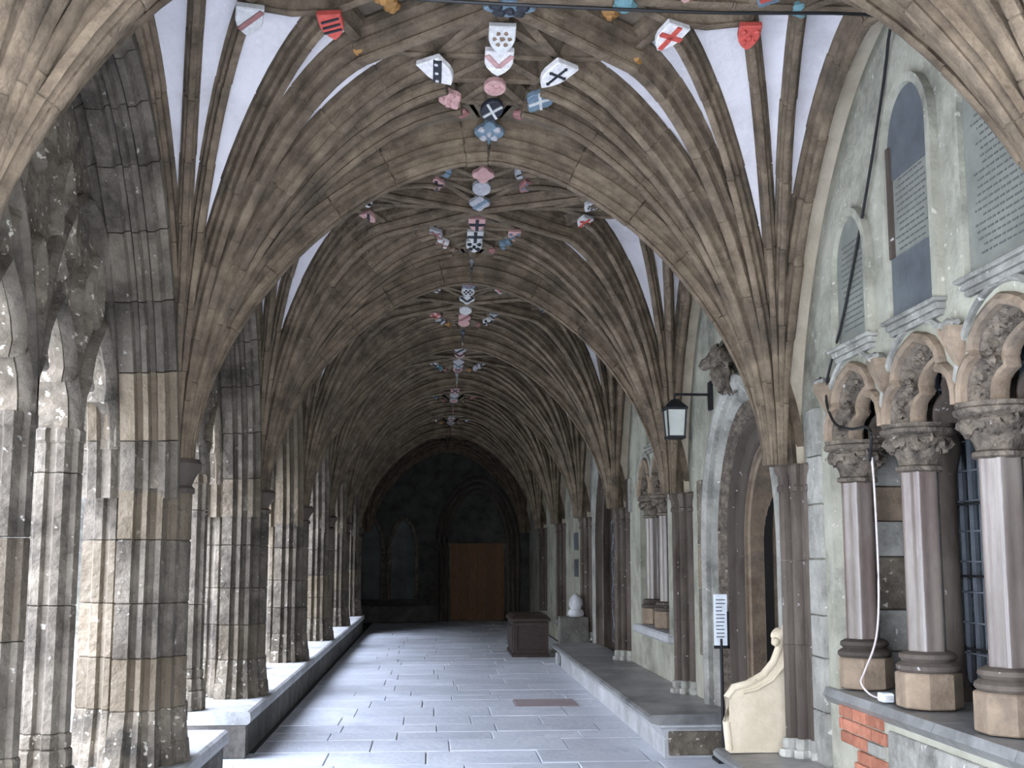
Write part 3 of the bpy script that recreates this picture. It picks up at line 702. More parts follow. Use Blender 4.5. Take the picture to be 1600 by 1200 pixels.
def arcade_arch(ya, yc, label, grp=None):
    ym, hw = (ya+yc)/2, (yc-ya)/2-.05
    t = thing('trefoil_arch', label, 'arch', (WR, ym, CAPZ), grp or 'trefoil arches of the wall arcades')
    def sw(prof, hwk, hk, m, nm, z0=0.):
        pts = trefoil(0, hw*hwk, 0, .37*hk); Q = [Vector((0, y, z+z0)) for y, z in pts]; rs = []
        for k in range(len(Q)):
            T = (Q[min(k+1, len(Q)-1)]-Q[max(k-1, 0)]).normalized(); N = Vector((-1, 0, 0)).cross(T)
            if N.z < 0 and abs(N.z) > .5: N = -N
            elif N.dot(Vector((0, Q[k].y, .001))) < 0 and abs(N.z) <= .5: N = -N
            rs.append([Vector((x, Q[k].y, Q[k].z))+N*d for x, d in prof])
        mb = MB(); mb.rings(rs); return mb.build(nm, m, t, smooth=True)
    sw([(.0, -.005), (-.03, .0), (-.045, .02), (-.035, .045), (-.01, .055), (.02, .055)], 1., 1., 'hood', 'outer_roll')
    # carved band between the two orders
    pts1 = trefoil(0, hw, 0, .37); pts2 = trefoil(0, hw*.86, 0, .37*.84); n = len(pts1); mb = MB()
    for k in range(n-1):
        for s_ in range(3):
            pass
    mb.rings([[Vector((.0, p[0], p[1])), Vector((.10, q[0], q[1])), Vector((.18, q[0], q[1])), Vector((.18, p[0], p[1]+.03)), ] for p, q in zip(pts1, pts2)])
    for k in range(1, n-1):
        p, q = pts1[k], pts2[k]; mb.blob((.05, (p[0]+q[0])/2, (p[1]+q[1])/2), .03, .028, .028, k, .3, 7, 4)
    mb.build('carved_band', 'carved', t, smooth=True)
    sw([(.10, .0), (.08, -.012), (.085, -.035), (.12, -.045), (.16, -.03), (.17, .0)], .86, .84, 'hood', 'inner_roll')
    sw([(.20, -.02), (.19, -.05), (.23, -.06), (.40, -.05), (.40, .02)], .86, .84, 'respond', 'rear_order')
    # hood mould
    L = win_arch(-hw-.06, hw+.06, .05, .47, 8, 1.9); Q = [Vector((0, y, z)) for y, z in L]; rs = []
    for k in range(len(Q)):
        T = (Q[min(k+1, len(Q)-1)]-Q[max(k-1, 0)]).normalized(); N = Vector((1, 0, 0)).cross(T)
        if N.z < 0: N = -N
        rs.append([Vector((x, Q[k].y, Q[k].z))+N*d for x, d in ((.01, 0), (-.02, .005), (-.03, .02), (-.02, .035), (.01, .04))])
    mb = MB(); mb.rings(rs); mb.build('hood_mould', 'ashlar', t, smooth=True)
    return t
def recess(ya, yb, z1, nwin, shafts=True):
    """deep recess behind an arcade, with leaded lights at its back"""
    wn = sempty('window_%d' % nwin, 'leaded dark glass window behind the arcade columns', 'window')
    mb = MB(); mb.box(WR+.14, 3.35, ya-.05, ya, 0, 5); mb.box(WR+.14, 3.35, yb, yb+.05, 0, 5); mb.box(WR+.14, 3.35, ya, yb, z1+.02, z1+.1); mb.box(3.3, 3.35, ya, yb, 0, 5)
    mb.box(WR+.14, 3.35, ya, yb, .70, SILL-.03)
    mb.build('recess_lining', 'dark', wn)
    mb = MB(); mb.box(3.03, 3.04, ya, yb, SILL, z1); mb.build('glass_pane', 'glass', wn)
    mb = MB(); yy = ya+.06
    while yy < yb: mb.box(3.01, 3.03, yy-.004, yy+.004, SILL, z1); yy += .115
    zz = SILL+.1
    while zz < z1: mb.box(3.01, 3.03, ya, yb, zz-.004, zz+.004); zz += .17
    mb.build('lead_came', 'lead', wn)
    mb = MB(); zz = SILL+.3
    while zz < z1: mb.tube([(2.98, ya, zz), (2.98, yb, zz)], .008, 6); zz += .4
    mb.build('saddle_bar', 'iron', wn)
    return wn
def rear_shaft(wn, y):
    mb = MB(); mb.lathe([(.10, SILL), (.10, SILL+.06), (.07, SILL+.12), (.055, SILL+.16), (.055, 2.1), (.09, 2.25), (.09, 2.36)], 2.93, y, 14); mb.build('rear_shaft', 'respond', wn, smooth=True)

# bay between the first and second respond: the arcade at the right edge
cols0 = [3.95+.3, 4.97, 5.83, 6.72]
cols0 = [4.18, 5.05, 5.93, 6.83]
wall_bay(0, [])
wall_bay(1, [arcade_hole(cols0, 0)])
CL = ['arcade column past the right edge of the frame', 'pale polished column cut by the right edge of the frame', 'pale polished column in the middle of the right arcade, white cable hanging beside it',
      'slender pale column beside the brown jamb, leftmost of the right arcade']
for y, l in zip(cols0, CL): column(y, l)
AL = ['trefoil arch over the right edge of the frame', 'middle trefoil arch of the right arcade under the tall dark tablet', 'farthest trefoil arch of the right arcade under the smallest tablet']
for a, c, l in zip(cols0[:-1], cols0[1:], AL): arcade_arch(a, c, l)
wn = recess(4.0, 6.97, 2.76, 8)
for y in cols0[:-1]: rear_shaft(wn, y+.3)
# bay of the doorway
DY, DO = 8.86, 1.12
def door_outline(hw, ztop, zsp, n=14, y=DY): return win_arch(y-hw, y+hw, zsp, ztop, n, 1.9)
hole = [(DY+DO, 0), (DY-DO, 0)]+door_outline(DO, 3.06, 1.75)
mb = MB(); mb.plate([[(PY[2], 0), (DY-DO, 0)]+door_outline(DO, 3.06, 1.75)+[(DY+DO, 0), (PY[3], 0), (PY[3], 5), (PY[2], 5)]], WR, WR+.14); mb.build('plaster_face', 'plaster', wr)
dr = sempty('door_1', 'great moulded arched doorway standing open to darkness', 'doorway')
def order(hw0, zt0, x0, hw1, zt1, x1, m, nm, bead=None, n=14, y=DY, par=None, zs0=1.75, seg=1):
    """one splayed order of the doorway from (hw0,x0) to (hw1,x1)"""
    def full(hw, zt):
        o = door_outline(hw, zt, zs0, n, y); low = []
        for k in range(6): low.append((o[0][0], zs0*k/6))
        return low+o+[(o[-1][0], q_) for q_ in [zs0*(5-k)/6 for k in range(6)]]
    A = full(hw0, zt0); Bq = full(hw1, zt1); N = len(A); parts = []
    i = 0
    while i < N-1:
        j = min(i+seg, N-1)
        mb = MB(); rs = []
        for q in range(i, j+1):
            a = Vector((x0, A[q][0], A[q][1])); c = Vector((x1, Bq[q][0], Bq[q][1])); d = c-a
            nrm = Vector((-1, 0, 0))-d*(Vector((-1, 0, 0)).dot(d)/d.length_squared)
            nrm.normalize(); r_ = []
            pr = bead or [(0, 0), (1, 0)]
            for t_, h_ in pr: r_.append(a+d*t_+nrm*h_)
            r_ += [c+Vector((.25, 0, 0))+Vector((0, A[q][0]-Bq[q][0], 0))*1.0, a+Vector((.25, 0, 0))]
            if q == i: r_ = [v+Vector((0, 0, 0)) for v in r_]
            rs.append(r_)
        mb.rings(rs); o = mb.build(nm, m, par or dr, smooth=True); parts.append(o); i = j
    return parts
order(1.18, 3.13, WR-.03, 1.06, 2.99, WR-.0, 'ashlar', 'hood_mould', [(0, 0), (.1, .04), (.5, .06), (.9, .04), (1, 0)], seg=40)
order(1.06, 2.99, WR+.0, .98, 2.90, WR+.05, 'ashlar', 'jamb_stone', [(0, 0), (.3, .015), (.5, .03), (.7, .015), (1, 0)], seg=3)
order(.98, 2.90, WR+.05, .86, 2.77, WR+.10, 'carved', 'carved_band', [(0, .0), (.15, .02), (.3, .0), (.5, .025), (.7, .0), (.85, .02), (1, 0)], seg=3)
order(.86, 2.77, WR+.10, .68, 2.58, WR+.20, 'respond', 'jamb_stone', [(0, 0), (.08, .02), (.2, .03), (.32, .01), (.42, -.01), (.6, .0), (.8, .02), (.92, .015), (1, 0)], seg=3)
order(.68, 2.58, WR+.20, .64, 2.52, WR+.24, 'hood', 'inner_order', [(0, 0), (.3, .02), (.6, 0), (1, 0)], seg=40)
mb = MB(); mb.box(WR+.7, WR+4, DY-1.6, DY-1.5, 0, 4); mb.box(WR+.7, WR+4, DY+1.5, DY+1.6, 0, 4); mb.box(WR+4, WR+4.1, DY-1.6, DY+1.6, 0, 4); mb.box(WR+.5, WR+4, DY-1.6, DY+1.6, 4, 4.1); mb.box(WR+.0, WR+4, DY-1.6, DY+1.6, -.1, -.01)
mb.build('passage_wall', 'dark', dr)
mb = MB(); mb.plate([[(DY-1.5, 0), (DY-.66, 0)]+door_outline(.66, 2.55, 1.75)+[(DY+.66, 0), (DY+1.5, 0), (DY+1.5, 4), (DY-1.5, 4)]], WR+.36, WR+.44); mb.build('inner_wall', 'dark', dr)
mb = MB(); mb.box(WR+.7, WR+1.9, DY+.62, DY+.68, 0, 2.3, .01)
dl = mb.build('door_leaf', 'wood', dr)
for zz in (.5, 1.7):
    mb = MB(); mb.box(WR+.72, WR+1.6, DY+.605, DY+.62, zz, zz+.06); mb.build('strap_hinge', 'iron', dl)
# brown stone strips left of the doorway
for z0, z1, m in ((.75, 1.35, 'tracery'), (1.36, 1.75, 'hood'), (1.76, 2.35, 'tracery')):
    mb = MB(); mb.box(WR-.012, WR+.02, 10.1, 10.36, z0, z1, .006); mb.build('exposed_stone', m, wr)
# carved head stop
t = thing('carved_head_stop', 'dark broken carved finial above the doorway arch against pale plaster', 'carving', (WR, 9.05, 3.2))
mb = MB()
for k in range(9): mb.blob((-.06-.02*(k % 3), .12*math.sin(k*2.1), .13*math.cos(k*1.7)), .09, .10, .09, k, .35, 9, 6)
mb.blob((-.16, .28, .08), .05, .12, .05, 4, .3); mb.build('carved_foliage', 'carved', t, smooth=True)
mb = MB(); mb.blob((-.03, -.05, -.12), .06, .16, .10, 8, .3); mb.build('broken_stub', 'tracery', t, smooth=True)

# further bays
cols2 = [11.75, 12.55, 13.35, 13.9]
wall_bay(3, [arcade_hole(cols2[:3], 0)])
for y, l in zip(cols2[:3], ['distant arcade column nearest the long bench end', 'middle one of the distant arcade columns above the long bench', 'farthest of the distant arcade columns above the long bench']): column(y, l)
for a, c, l in zip(cols2[:2], cols2[1:3], ['distant trefoil arch on the right nearer the lantern', 'distant trefoil arch on the right under a small scroll bracket']): arcade_arch(a, c, l)
wn = recess(11.6, 13.5, 2.75, 9)
# bay 4: door with iron tracery
D2 = 15.9
ho = [(D2-.85, 0)]+win_arch(D2-.85, D2+.85, 1.8, 3.0, 10, 1.9)+[(D2+.85, 0)]
mb = MB(); mb.plate([[(PY[4], 0)]+ho+[(PY[5], 0), (PY[5], 5), (PY[4], 5)]], WR, WR+.14); mb.build('plaster_face', 'ashlar', wr)
d3 = sempty('door_2', 'dark door with pale iron scrollwork in the third bay on the right', 'door')
order(.92, 3.08, WR-.04, .80, 2.92, WR+.06, 'respond', 'jamb_stone', [(0, 0), (.2, .04), (.4, 0), (.6, .03), (.8, .0), (1, 0)], y=D2, par=d3, zs0=1.8, seg=40)
mb = MB()
for k in range(8): mb.box(WR+.16, WR+.2, D2-.85+k*.2125+.004, D2-.85+(k+1)*.2125-.004, 0, 3.1)
mb.build('door_board', 'wood', d3)
mb = MB()
for zc in (.7, 1.3, 1.9):
    for yc in (-.4, 0, .4):
        mb.tube([(WR+.15, D2+yc+.12*math.sin(a*2), zc+.28*math.cos(a)) for a in [math.pi*i/10 for i in range(11)]], .012, 6)
        mb.tube([(WR+.15, D2+yc-.12*math.sin(a*2), zc+.28*math.cos(a)) for a in [math.pi*i/10 for i in range(11)]], .012, 6)
mb.build('iron_scrollwork', 'lead', d3)
mb = MB(); mb.box(WR+.22, WR+.3, D2-1, D2+1, 0, 3.3); mb.build('door_back', 'dark', d3)
wall_bay(2-2, []) if False else None
wall_bay(5, []); wall_bay(6, [])
mb = MB(); mb.plate([rect(PY[7], 29.3, 0, 5)], WR, WR+.14); mb.build('plaster_face', 'plaster', wr)
mb = MB(); mb.box(WR, WR+.14, -1.0, PY[0], 0, 5); mb.build('plaster_face', 'plaster', wr)
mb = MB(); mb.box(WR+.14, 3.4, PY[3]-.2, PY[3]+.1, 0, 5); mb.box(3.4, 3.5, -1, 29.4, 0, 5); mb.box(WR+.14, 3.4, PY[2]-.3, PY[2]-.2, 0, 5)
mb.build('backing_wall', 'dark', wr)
bpy.data.objects.remove(wr.children[-1]) if False else None

# grey ashlar between arcade and respond (stones)
ar_ = random.Random(5); z = .02
while z < 2.3:
    h = ar_.uniform(.26, .36)
    for (a, c) in ((6.97, 7.2), ):
        mb = MB(); mb.box(WR-.025-ar_.uniform(0, .008), WR+.05, a+.0, c, z+.003, z+h-.003, .006); mb.build('ashlar_stone', 'ashlar', wr)
    z += h
# jamb of mixed stones next to the first column
z = SILL+.02
while z < 2.1:
    h = ar_.uniform(.2, .34)
    mb = MB(); mb.box(WR+.02, WR+.5, 6.92, 6.985, z+.003, z+h-.003, .006); mb.build('jamb_stone', ar_.choice(['ashlar', 'tracery', 'hood']), wr)
    z += h
# sill stones and the wall below with the brick patch
sl = MB(); y = 2.9
while y < 6.9:
    c = min(y+ar_.uniform(.7, 1.1), 6.97)
    mb = MB(); pr = [(WR-.05, .80), (WR+.02, .73), (WR+.62, .73), (WR+.62, .855), (WR-.03, .845)]
    mb.add([(x, y+.003, z_) for x, z_ in pr]+[(x, c-.003, z_) for x, z_ in pr], [tuple(range(5)), tuple(range(9, 4, -1))]+[(k, (k+1) % 5, 5+(k+1) % 5, 5+k) for k in range(5)])
    mb.build('sill_stone', 'benchtop', wr); y = c
z = .0
for row in range(3):
    h = .24; y = 2.9+row*.2
    while y < 6.05:
        c = min(y+ar_.uniform(.45, .8), 6.05)
        mb = MB(); mb.box(WR-.02-ar_.uniform(0, .008), WR+.02, y+.003, c-.003, z+.003, z+h-.003, .006); mb.build('ashlar_stone', 'ashlar', wr); y = c
    z += h
for row in range(5):
    y = 6.07+(.0 if row % 2 else .06)
    while y < 6.72:
        c = min(y+.215, 6.78)
        if not (row < 2 and y > 6.4) and c-y > .05:
            mb = MB(); mb.box(WR-.012-ar_.uniform(0, .01), WR+.02, y+.006, c-.006, .40+row*.075, .40+row*.075+.065, .004); mb.build('brick', 'brick' if ar_.random() < .8 else 'ashlar', wr)
        y = c
# bay 3 wall under arcade: sill
mb = MB(); mb.box(WR-.06, WR+.6, 11.55, 13.6, .75, SILL+.01, .02); mb.build('sill_stone', 'bench', wr)

# responds (shaft clusters) on the right wall
KQ = .74
CLU = [(WR+.05, -.16), (WR-.02, -.155), (WR-.05, -.135), (WR-.055, -.11), (WR-.035, -.085), (WR-.06, -.075), (WR-.10, -.085), (WR-.135, -.075), (WR-.145, -.045), (WR-.13, -.025), (WR-.16, -.03),
       (WR-.20, -.03), (WR-.225, -.012), (WR-.228, 0)]
CLU = [(WR+(x-WR)*KQ if x < WR else x, y) for x, y in CLU]
CLUS = CLU+[(x, -y) for x, y in CLU[::-1][1:]]
RL = ['', '', 'tall brown shaft cluster between the arcade and the open doorway, right foreground', 'brown shaft cluster standing on the long bench past the lantern', 'brown shaft cluster at the far end of the long bench',
      'shaft cluster beyond the door with iron scrollwork', 'shaft cluster in shade beyond the dark oak chest', 'farthest shaft cluster on the right wall']
RL[0] = 'shaft cluster beside the camera outside the frame'; RL[1] = 'shaft cluster just right of the camera view'
for k in range(8):
    t = thing('wall_respond', RL[k], 'shafts', (0, PY[k], 0), 'shaft clusters along the right wall'); zb = .36
    z0 = zb+.12; rr = random.Random(k+5); zz = z0
    while zz < 2.05:
        h = rr.uniform(.5, .8)
        if 2.08-zz-h < .25: h = 2.08-zz
        mb = MB(); mb.prism(CLUS, zz+.001, zz+h-.001, .003); mb.build('stone', 'respond', t, smooth=True); zz += h
    for (a, c, s_) in ((zb, zb+.05, 1.35), (zb+.05, zb+.12, 1.2)):
        mb = MB(); mb.prism([(WR+(x-WR)*s_*.95, y*s_) for x, y in CLUS], a, c, .012); mb.build('respond_base', 'ashlar', t)
    mb = MB(); rs = []
    for z_, s_ in ((2.07, 1.0), (2.08, 1.14), (2.11, 1.14), (2.12, 1.02), (2.18, 1.1), (2.21, 1.3), (2.245, 1.32), (2.26, 1.2)):
        rs.append([(WR+(x-WR)*(1+(s_-1)*.5), y*s_, z_) for x, y in CLUS])
    mb.rings(rs); mb.build('capital', 'respond', t, smooth=True)

# ------------------------------------------------------------------ right bench
def bench_right(ya, yb, label, dx=0.):
    xe = WR
    t = thing('stone_bench', label, 'bench', (0, ya, 0)); n = max(1, round((yb-ya)/1.2)); st = (yb-ya)/n
    for i in range(n):
        a, c = i*st+.002, (i+1)*st-.002
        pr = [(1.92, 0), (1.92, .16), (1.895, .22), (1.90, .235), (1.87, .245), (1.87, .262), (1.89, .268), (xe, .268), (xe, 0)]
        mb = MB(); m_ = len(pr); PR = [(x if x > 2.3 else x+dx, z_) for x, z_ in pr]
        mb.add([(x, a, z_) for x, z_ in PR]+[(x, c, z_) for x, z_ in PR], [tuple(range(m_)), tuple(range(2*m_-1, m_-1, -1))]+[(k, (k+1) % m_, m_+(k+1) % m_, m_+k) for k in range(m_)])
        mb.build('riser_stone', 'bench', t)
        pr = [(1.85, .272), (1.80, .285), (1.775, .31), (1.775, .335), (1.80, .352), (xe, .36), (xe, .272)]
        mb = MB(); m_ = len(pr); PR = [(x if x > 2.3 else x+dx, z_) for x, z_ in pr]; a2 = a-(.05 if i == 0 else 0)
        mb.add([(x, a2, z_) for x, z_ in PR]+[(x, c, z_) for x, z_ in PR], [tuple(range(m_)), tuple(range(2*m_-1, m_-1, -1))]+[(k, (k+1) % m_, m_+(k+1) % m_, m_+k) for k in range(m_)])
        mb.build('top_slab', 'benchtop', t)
    mb = MB(); mb.box(1.86+dx, xe, -.045, .0, .245, .272, .008); mb.build('end_moulding', 'bench', t)
    mb = MB(); mb.box(1.95+dx, xe-.02, -.012, .0, .02, .215, .008); mb.build('end_panel', 'tracery', t)
    return t
bench_right(9.4, 17.0, 'long low stone bench with moulded dark top against the right wall')
bench_right(2.0, 7.75, 'short stone bench carrying the cream seat end, lower right', .14)

# cream stone seat end
t = thing('stone_settle', 'cream stone seat end with a scrolled sloping arm beside the brown shafts', 'seat', (WR-.03, 7.5, .36))
pr = [(-.47, 0), (-.47, .34), (-.44, .40), (-.36, .42), (-.24, .47), (-.16, .55), (-.11, .64), (-.09, .73), (-.05, .78), (0, .78), (0, 0)]
mb = MB(); mb.plate([[(x, z_) for x, z_ in pr]], 0, .10, lambda u, v, x: (u, x, v)); mb.build('seat_end', 'seat', t)
mb = MB()
pth = [(-.47, .02), (-.485, .2), (-.475, .36), (-.43, .42), (-.34, .44), (-.23, .50), (-.155, .585), (-.115, .68), (-.10, .74)]
mb.tube([(x, .02, z_) for x, z_ in pth], .028, 10); mb.build('arm_moulding', 'seat', t, smooth=True)
mb = MB(); mb.tube([(x+.055, -.004, z_-.03) for x, z_ in pth[3:]], .014, 8); mb.build('arm_moulding', 'seat', t, smooth=True)
mb = MB(); mb.blob((-.10, .03, .755), .065, .05, .055, 2, .12, 12, 8); mb.blob((-.145, .0, .72), .03, .03, .03, 3, .15); mb.blob((-.05, .01, .80), .05, .045, .04, 6, .2); mb.build('carved_scroll', 'seat', t, smooth=True)
mb = MB(); mb.box(-.30, 0.03, .1, .22, -.0, .07, .01); mb.build('seat_slab', 'seat', t)

# ------------------------------------------------------------------ wall monuments
def monument(ya, yb, z0, z1, label, dark=False, lines=14, fat=.0, frame=True):
    ym, hw = (ya+yb)/2, (yb-ya)/2; t = thing('wall_monument', label, 'monument', (WR, ym, z0), 'inscribed wall tablets above the arcades')
    def arch_(hw, z1_, zz=0., n=10):
        zs_ = max(.1, z1_-hw*1.15); return [(hw, zz), (-hw, zz)][::-1][::1] and [(-hw, zz)]+[(-hw+2*hw*(i/(2*n)), 0) for i in ()]+[(hw*-math.cos(math.pi*i/(2*n)), zs_+(z1_-zs_)*math.sin(math.pi*i/(2*n))) for i in range(2*n+1)]+[(hw, zz)]
    H = z1-z0
    mb = MB(); mb.plate([arch_(hw, H), arch_(hw-.05, H-.05, .002)[::-1]], -.045, .0); mb.build('tablet_frame', 'plaster', t)
    mb = MB(); mb.plate([arch_(hw-.05, H-.05, .0)], -.015, .0); mb.build('tablet', 'tablet', t)
    if dark:
        mb = MB(); mb.plate([arch_(hw-.055, H-.055, H*.60)], -.02, -.012); mb.build('dark_lunette', 'tabletdark', t)
        mb = MB(); mb.plate([rect(-hw+.06, hw-.06, .02, .33)], -.024, -.012); mb.build('lower_panel', 'tabletdark', t)
        mb = MB(); mb.box(-.035, -.01, hw-.10, hw-.06, .33, H*.75); mb.build('side_pilaster', 'respond', t)
    mb = MB(); rr = random.Random(int(ya*10)); zt = H*.60 if dark else H*.74; zb_ = .36 if dark else .08; k = 0
    zz = zb_
    while zz < zt:
        L = (hw-.12)*rr.uniform(.75, 1); x_ = -L
        while x_ < L:
            wlen = rr.uniform(.02, .06); mb.box(-.0175, -.0152, x_, min(x_+wlen, L), zz, zz+.009); x_ += wlen+.015
        zz += .034
    q = mb.build('inscription', 'ink' if not dark else 'ink', t); q['kind'] = 'stuff'
    mb = MB()
    for a, c, d in ((-.085, -.055, .035), (-.055, -.022, .05), (-.022, .0, .07)): mb.box(-d, 0, -hw-.0-(d-.05), hw+.0+(d-.05), a, c, .005)
    mb.build('moulded_sill', 'ashlar', t)
    return t
monument(5.16, 5.78, 2.90, 4.16, 'tall round-headed wall tablet with dark top and dark lower panel', True)
monument(6.02, 6.60, 2.90, 3.70, 'smallest grey inscribed tablet crossed by the black cable, left of the tall dark one')
monument(4.0, 4.92, 2.92, 4.22, 'wide grey inscribed tablet cut by the upper right edge of the frame')
monument(12.0, 12.7, 2.9, 3.7, 'distant pale tablet above the far arcade')
t = thing('wall_plaque', 'small square framed plaque on the pale wall past the far arcade', 'plaque', (WR, 14.0, 2.2))
mb = MB(); mb.box(-.03, 0, -.13, .0, 0, .42, .006); mb.build('plaque_board', 'ashlar', t); mb = MB(); mb.box(-.035, 0, .01, .13, 0, .42, .006); mb.build('plaque_frame', 'respond', t)
for yy, zz, l in ((19.3, 1.75, 'upper small dark notice on the pale wall beyond the chest'), (19.3, 1.3, 'lower small dark notice on the pale wall beyond the chest')):
    mb = MB(); mb.box(WR-.03, WR, yy-.2, yy+.2, zz, zz+.3, .006); tag(mb.build('notice_board', 'tabletdark'), l, 'notice')
# stone corbels between the monuments
for yy, l in ((6.79, 'broken stone corbel where the black cable turns'), (5.91, 'broken corbel between the two left trefoil arches'), (5.03, 'broken corbel beside the nearest trefoil arch')):
    t = thing('stone_corbel', l, 'corbel', (WR, yy, 2.66), 'broken corbels between the trefoil arches'); mb = MB(); mb.rings([[(0, -.07, .06), (-.09, -.06, .06), (-.09, .06, .06), (0, .07, .06)], [(0, -.06, 0), (-.08, -.045, 0), (-.08, .045, 0), (0, .06, 0)], [(0, -.02, -.13), (-.02, -.015, -.13), (-.02, .015, -.13), (0, .02, -.13)]])
    mb.build('corbel_block', 'hood', t); mb = MB(); mb.blob((-.05, 0, .07), .045, .06, .03, int(yy*10), .3); mb.build('lime_crust', 'ashlar', t, smooth=True)

# ------------------------------------------------------------------ lantern, cables, notice, chest, seat end
t = thing('wall_lantern', 'black iron lantern hanging from a straight wall bracket near the doorway', 'lantern', (WR, 9.75, 3.08))
mb = MB(); mb.box(-.03, .0, -.045, .045, -.14, .12, .006); mb.build('wall_plate', 'iron', t)
mb = MB(); mb.tube([(-.02, 0, .0), (-.34, 0, .0)], .012, 8); mb.tube([(-.34, 0, 0), (-.34, 0, -.06)], .01, 8); mb.build('bracket', 'iron', t)
mb = MB(); X = -.34
mb.prism([(X-.10, -.10), (X+.10, -.10), (X+.10, .10), (X-.10, .10)], -.14, -.125, 0); mb.rings([[(X+sx*.10, sy*.10, -.125) for sx, sy in ((-1, -1), (1, -1), (1, 1), (-1, 1))], [(X+sx*.03, sy*.03, -.05) for sx, sy in ((-1, -1), (1, -1), (1, 1), (-1, 1))]])
mb.build('lantern_roof', 'iron', t)
mb = MB()
for sx, sy in ((-1, -1), (1, -1), (1, 1), (-1, 1)): mb.tube([(X+sx*.085, sy*.085, -.14), (X+sx*.07, sy*.07, -.38)], .008, 6)
mb.box(X-.08, X+.08, -.08, .08, -.40, -.375, .004); mb.build('lantern_frame', 'iron', t)
mb = MB(); mb.rings([[(X+sx*.08, sy*.08, -.145) for sx, sy in ((-1, -1), (1, -1), (1, 1), (-1, 1))], [(X+sx*.065, sy*.065, -.375) for sx, sy in ((-1, -1), (1, -1), (1, 1), (-1, 1))]]); mb.build('lantern_pane', 'lglass', t)
def smooth_path(P, n=6):
    P = [Vector(p) for p in P]; out = []
    for i in range(len(P)-1):
        p0, p1, p2, p3 = P[max(i-1, 0)], P[i], P[i+1], P[min(i+2, len(P)-1)]
        for k in range(n):
            s = k/n; out.append(.5*((2*p1)+(-p0+p2)*s+(2*p0-5*p1+4*p2-p3)*s*s+(-p0+3*p1-3*p2+p3)*s**3))
    return out+[P[-1]]
mb = MB(); mb.tube(smooth_path([(XC-1.2, 5.15, 4.36), (XC-.2, 5.12, 4.305), (1.3, 5.20, 4.335), (2.25, 5.3, 4.40), (2.44, 5.62, 4.43), (2.44, 5.98, 3.75), (2.44, 6.42, 3.10), (2.43, 6.74, 2.70), (2.43, 6.64, 2.47), (2.43, 6.37, 2.39), (2.42, 6.10, 2.37), (2.40, 5.98, 2.31), (2.43, 6.09, 2.18)]), .009, 6)
tag(mb.build('black_cable', 'cable'), 'black cable crossing the vault and hanging down the right wall to the arcade', 'cable')
mb = MB(); mb.tube(smooth_path([(2.45, 6.11, 2.2), (2.47, 6.14, 2.0), (2.48, 6.16, 1.5), (2.47, 6.20, 1.2), (2.45, 6.34, 1.0), (2.45, 6.40, .93), (2.47, 6.32, .875), (2.49, 6.20, .865)]), .006, 6)
tag(mb.build('white_cable', 'wcable'), 'thin white cable looping down behind the columns onto the sill', 'cable')
t = thing('socket_box', 'small white junction box on the arcade sill at the end of the white cable', 'box', (2.49, 6.15, .855))
mb = MB(); mb.box(-.03, .03, -.04, .04, 0, .05, .006); mb.build('box_body', 'paper', t); mb = MB(); mb.box(-.02, .02, -.05, -.04, .012, .038); mb.build('box_lid', 'silver', t)
# notice on a stand
t = thing('notice_stand', 'black stand holding a tall white printed notice beside the doorway', 'sign', (2.36, 9.2, 0))
mb = MB(); mb.box(-.07, .07, -.11, .11, 0, .03, .006); mb.build('foot', 'iron', t)
mb = MB(); mb.tube([(0, 0, .02), (0, 0, .98)], .014, 8); mb.build('post', 'iron', t)
bd = MB(); bd.box(-.055, .055, -.008, .008, .92, 1.34, .003); bd = bd.build('board', 'paper', t)
mb = MB(); mb.box(.05, .07, -.012, .012, .90, 1.2); mb.box(-.06, .07, -.012, .012, .90, .925); mb.build('board_frame', 'iron', t)
mb = MB(); rr = random.Random(2)
for k in range(11): mb.box(-.04, -.04+rr.uniform(.05, .08), -.0095, -.008, 1.29-k*.03, 1.298-k*.03)
mb.build('printed_line', 'ink', bd)
# oak chest
t = thing('oak_chest', 'dark panelled oak chest standing on the floor at the far right', 'chest', (1.62, 18.75, 0))
mb = MB(); mb.box(-.29, .29, 0, 1.3, .05, .58, .01); mb.build('chest_body', 'wood', t)
mb = MB(); mb.box(-.31, .31, -.02, 1.32, .0, .06, .008); mb.build('plinth', 'wood', t)
mb = MB(); mb.rings([[(-.33, -.03, .58), (.33, -.03, .58), (.33, 1.33, .58), (-.33, 1.33, .58)], [(-.33, -.03, .62), (.33, -.03, .62), (.33, 1.33, .62), (-.33, 1.33, .62)], [(-.27, .1, .68), (.27, .1, .68), (.27, 1.2, .68), (-.27, 1.2, .68)]]); mb.build('lid', 'wood', t)
for a, c, d, e in ((-.29, -.23, .06, .56), (.23, .29, .06, .56), (-.23, .23, .06, .12), (-.23, .23, .50, .56)):
    mb = MB(); mb.box(a, c, -.022, 0, d, e, .004); mb.build('panel_frame', 'wood', t)
for k in range(2):
    mb = MB(); mb.box(-.31, -.29, .06+k*.62, .6+k*.62, .12, .5, .006); mb.build('side_panel', 'wood', t)
# stone block with knob beyond the bench
t = thing('stone_bench_end', 'upright stone bench end with rounded pale knob right of the chest', 'seat', (2.12, 17.45, 0))
mb = MB(); mb.box(-.16, .28, 0, .3, 0, .72, .015); mb.build('block', 'benchside', t); mb = MB(); mb.lathe([(.11, .72), (.13, .75), (.12, .8), (.08, .84), (.11, .9), (.10, .98), (.05, 1.05), (.01, 1.08)], .1, .12, 14); mb.build('knob', 'bench', t, smooth=True)
mb = MB(); mb.box(-.20, -.16, -.0, .3, .0, .16, .01); mb.build('step', 'bench', t)

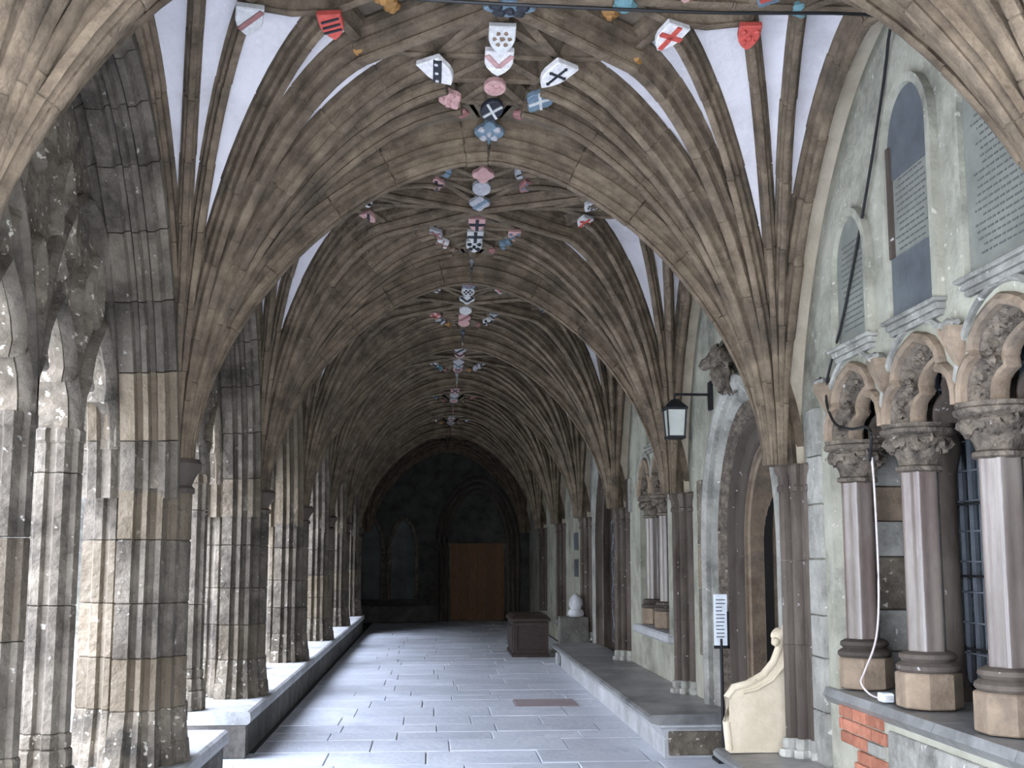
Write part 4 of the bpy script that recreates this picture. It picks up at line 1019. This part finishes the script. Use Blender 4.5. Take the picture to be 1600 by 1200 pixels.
# ------------------------------------------------------------------ end wall
wf = sempty('wall_far', 'end wall of the walk in deep shade', 'wall')
mb = MB(); DX = 1.13
def fx(pts): return pts
dhole = [(DX-.80, 0)]+[(x, z_) for x, z_ in win_arch(DX-.80, DX+.80, 2.0, 3.35, 12, 1.8)]+[(DX+.80, 0)]
mp = lambda u, v, x: (u, x, v)
ba = [(-1.88, .55)]+win_arch(-1.88, -1.28, 1.9, 2.62, 8, 1.6)+[(-1.28, .55)]; bb = [(-1.12, .55)]+win_arch(-1.12, -.42, 1.9, 2.62, 8, 1.6)+[(-.42, .55)]
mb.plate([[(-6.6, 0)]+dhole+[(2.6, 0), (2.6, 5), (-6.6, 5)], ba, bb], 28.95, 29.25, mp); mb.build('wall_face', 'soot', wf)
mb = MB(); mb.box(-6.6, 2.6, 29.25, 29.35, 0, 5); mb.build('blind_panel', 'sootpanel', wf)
for h in (ba, bb):
    mb = MB(); pa = h[1:-1]; mb.tube([(h[0][0], 28.93, .55)]+[(x, 28.93, z_) for x, z_ in pa]+[(h[-1][0], 28.93, .55)], .05, 8); mb.build('blind_arch_moulding', 'carved', wf, smooth=True)
mb = MB(); mb.box(-2.4, .1, 28.6, 28.95, 0, .42, .02); mb.build('wall_ledge', 'benchside', wf)
d4 = sempty('door_3', 'plain brown oak door under a pointed arch in the end wall', 'door')
for k in range(3):
    r_ = .80+k*.12; mb = MB(); L = win_arch(DX-r_, DX+r_, 2.0, 3.35+k*.16, 12, 1.8)
    mb.tube([(L[0][0], 28.95-k*.02, 0), (L[0][0], 28.95-k*.02, 1.9)]+[(x, 28.95-k*.02, z_) for x, z_ in L]+[(L[-1][0], 28.95-k*.02, 0)], .045, 8); mb.build('arch_order', 'respond', d4, smooth=True)
for k in range(6):
    mb = MB(); w_ = 1.4/6; mb.box(DX-.70+k*w_+.004, DX-.70+(k+1)*w_-.004, 29.12, 29.2, .02, 1.98, .006); mb.build('door_board', 'door', d4)
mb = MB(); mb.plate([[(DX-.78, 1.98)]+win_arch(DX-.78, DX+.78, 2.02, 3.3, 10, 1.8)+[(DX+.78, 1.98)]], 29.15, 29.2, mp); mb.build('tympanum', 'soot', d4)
mb = MB(); mb.tube([(DX+.5, 29.1, 1.0), (DX+.5, 29.07, 1.0), (DX+.5, 29.07, .9), (DX+.5, 29.1, .9)], .012, 6); mb.build('door_pull', 'iron', d4)
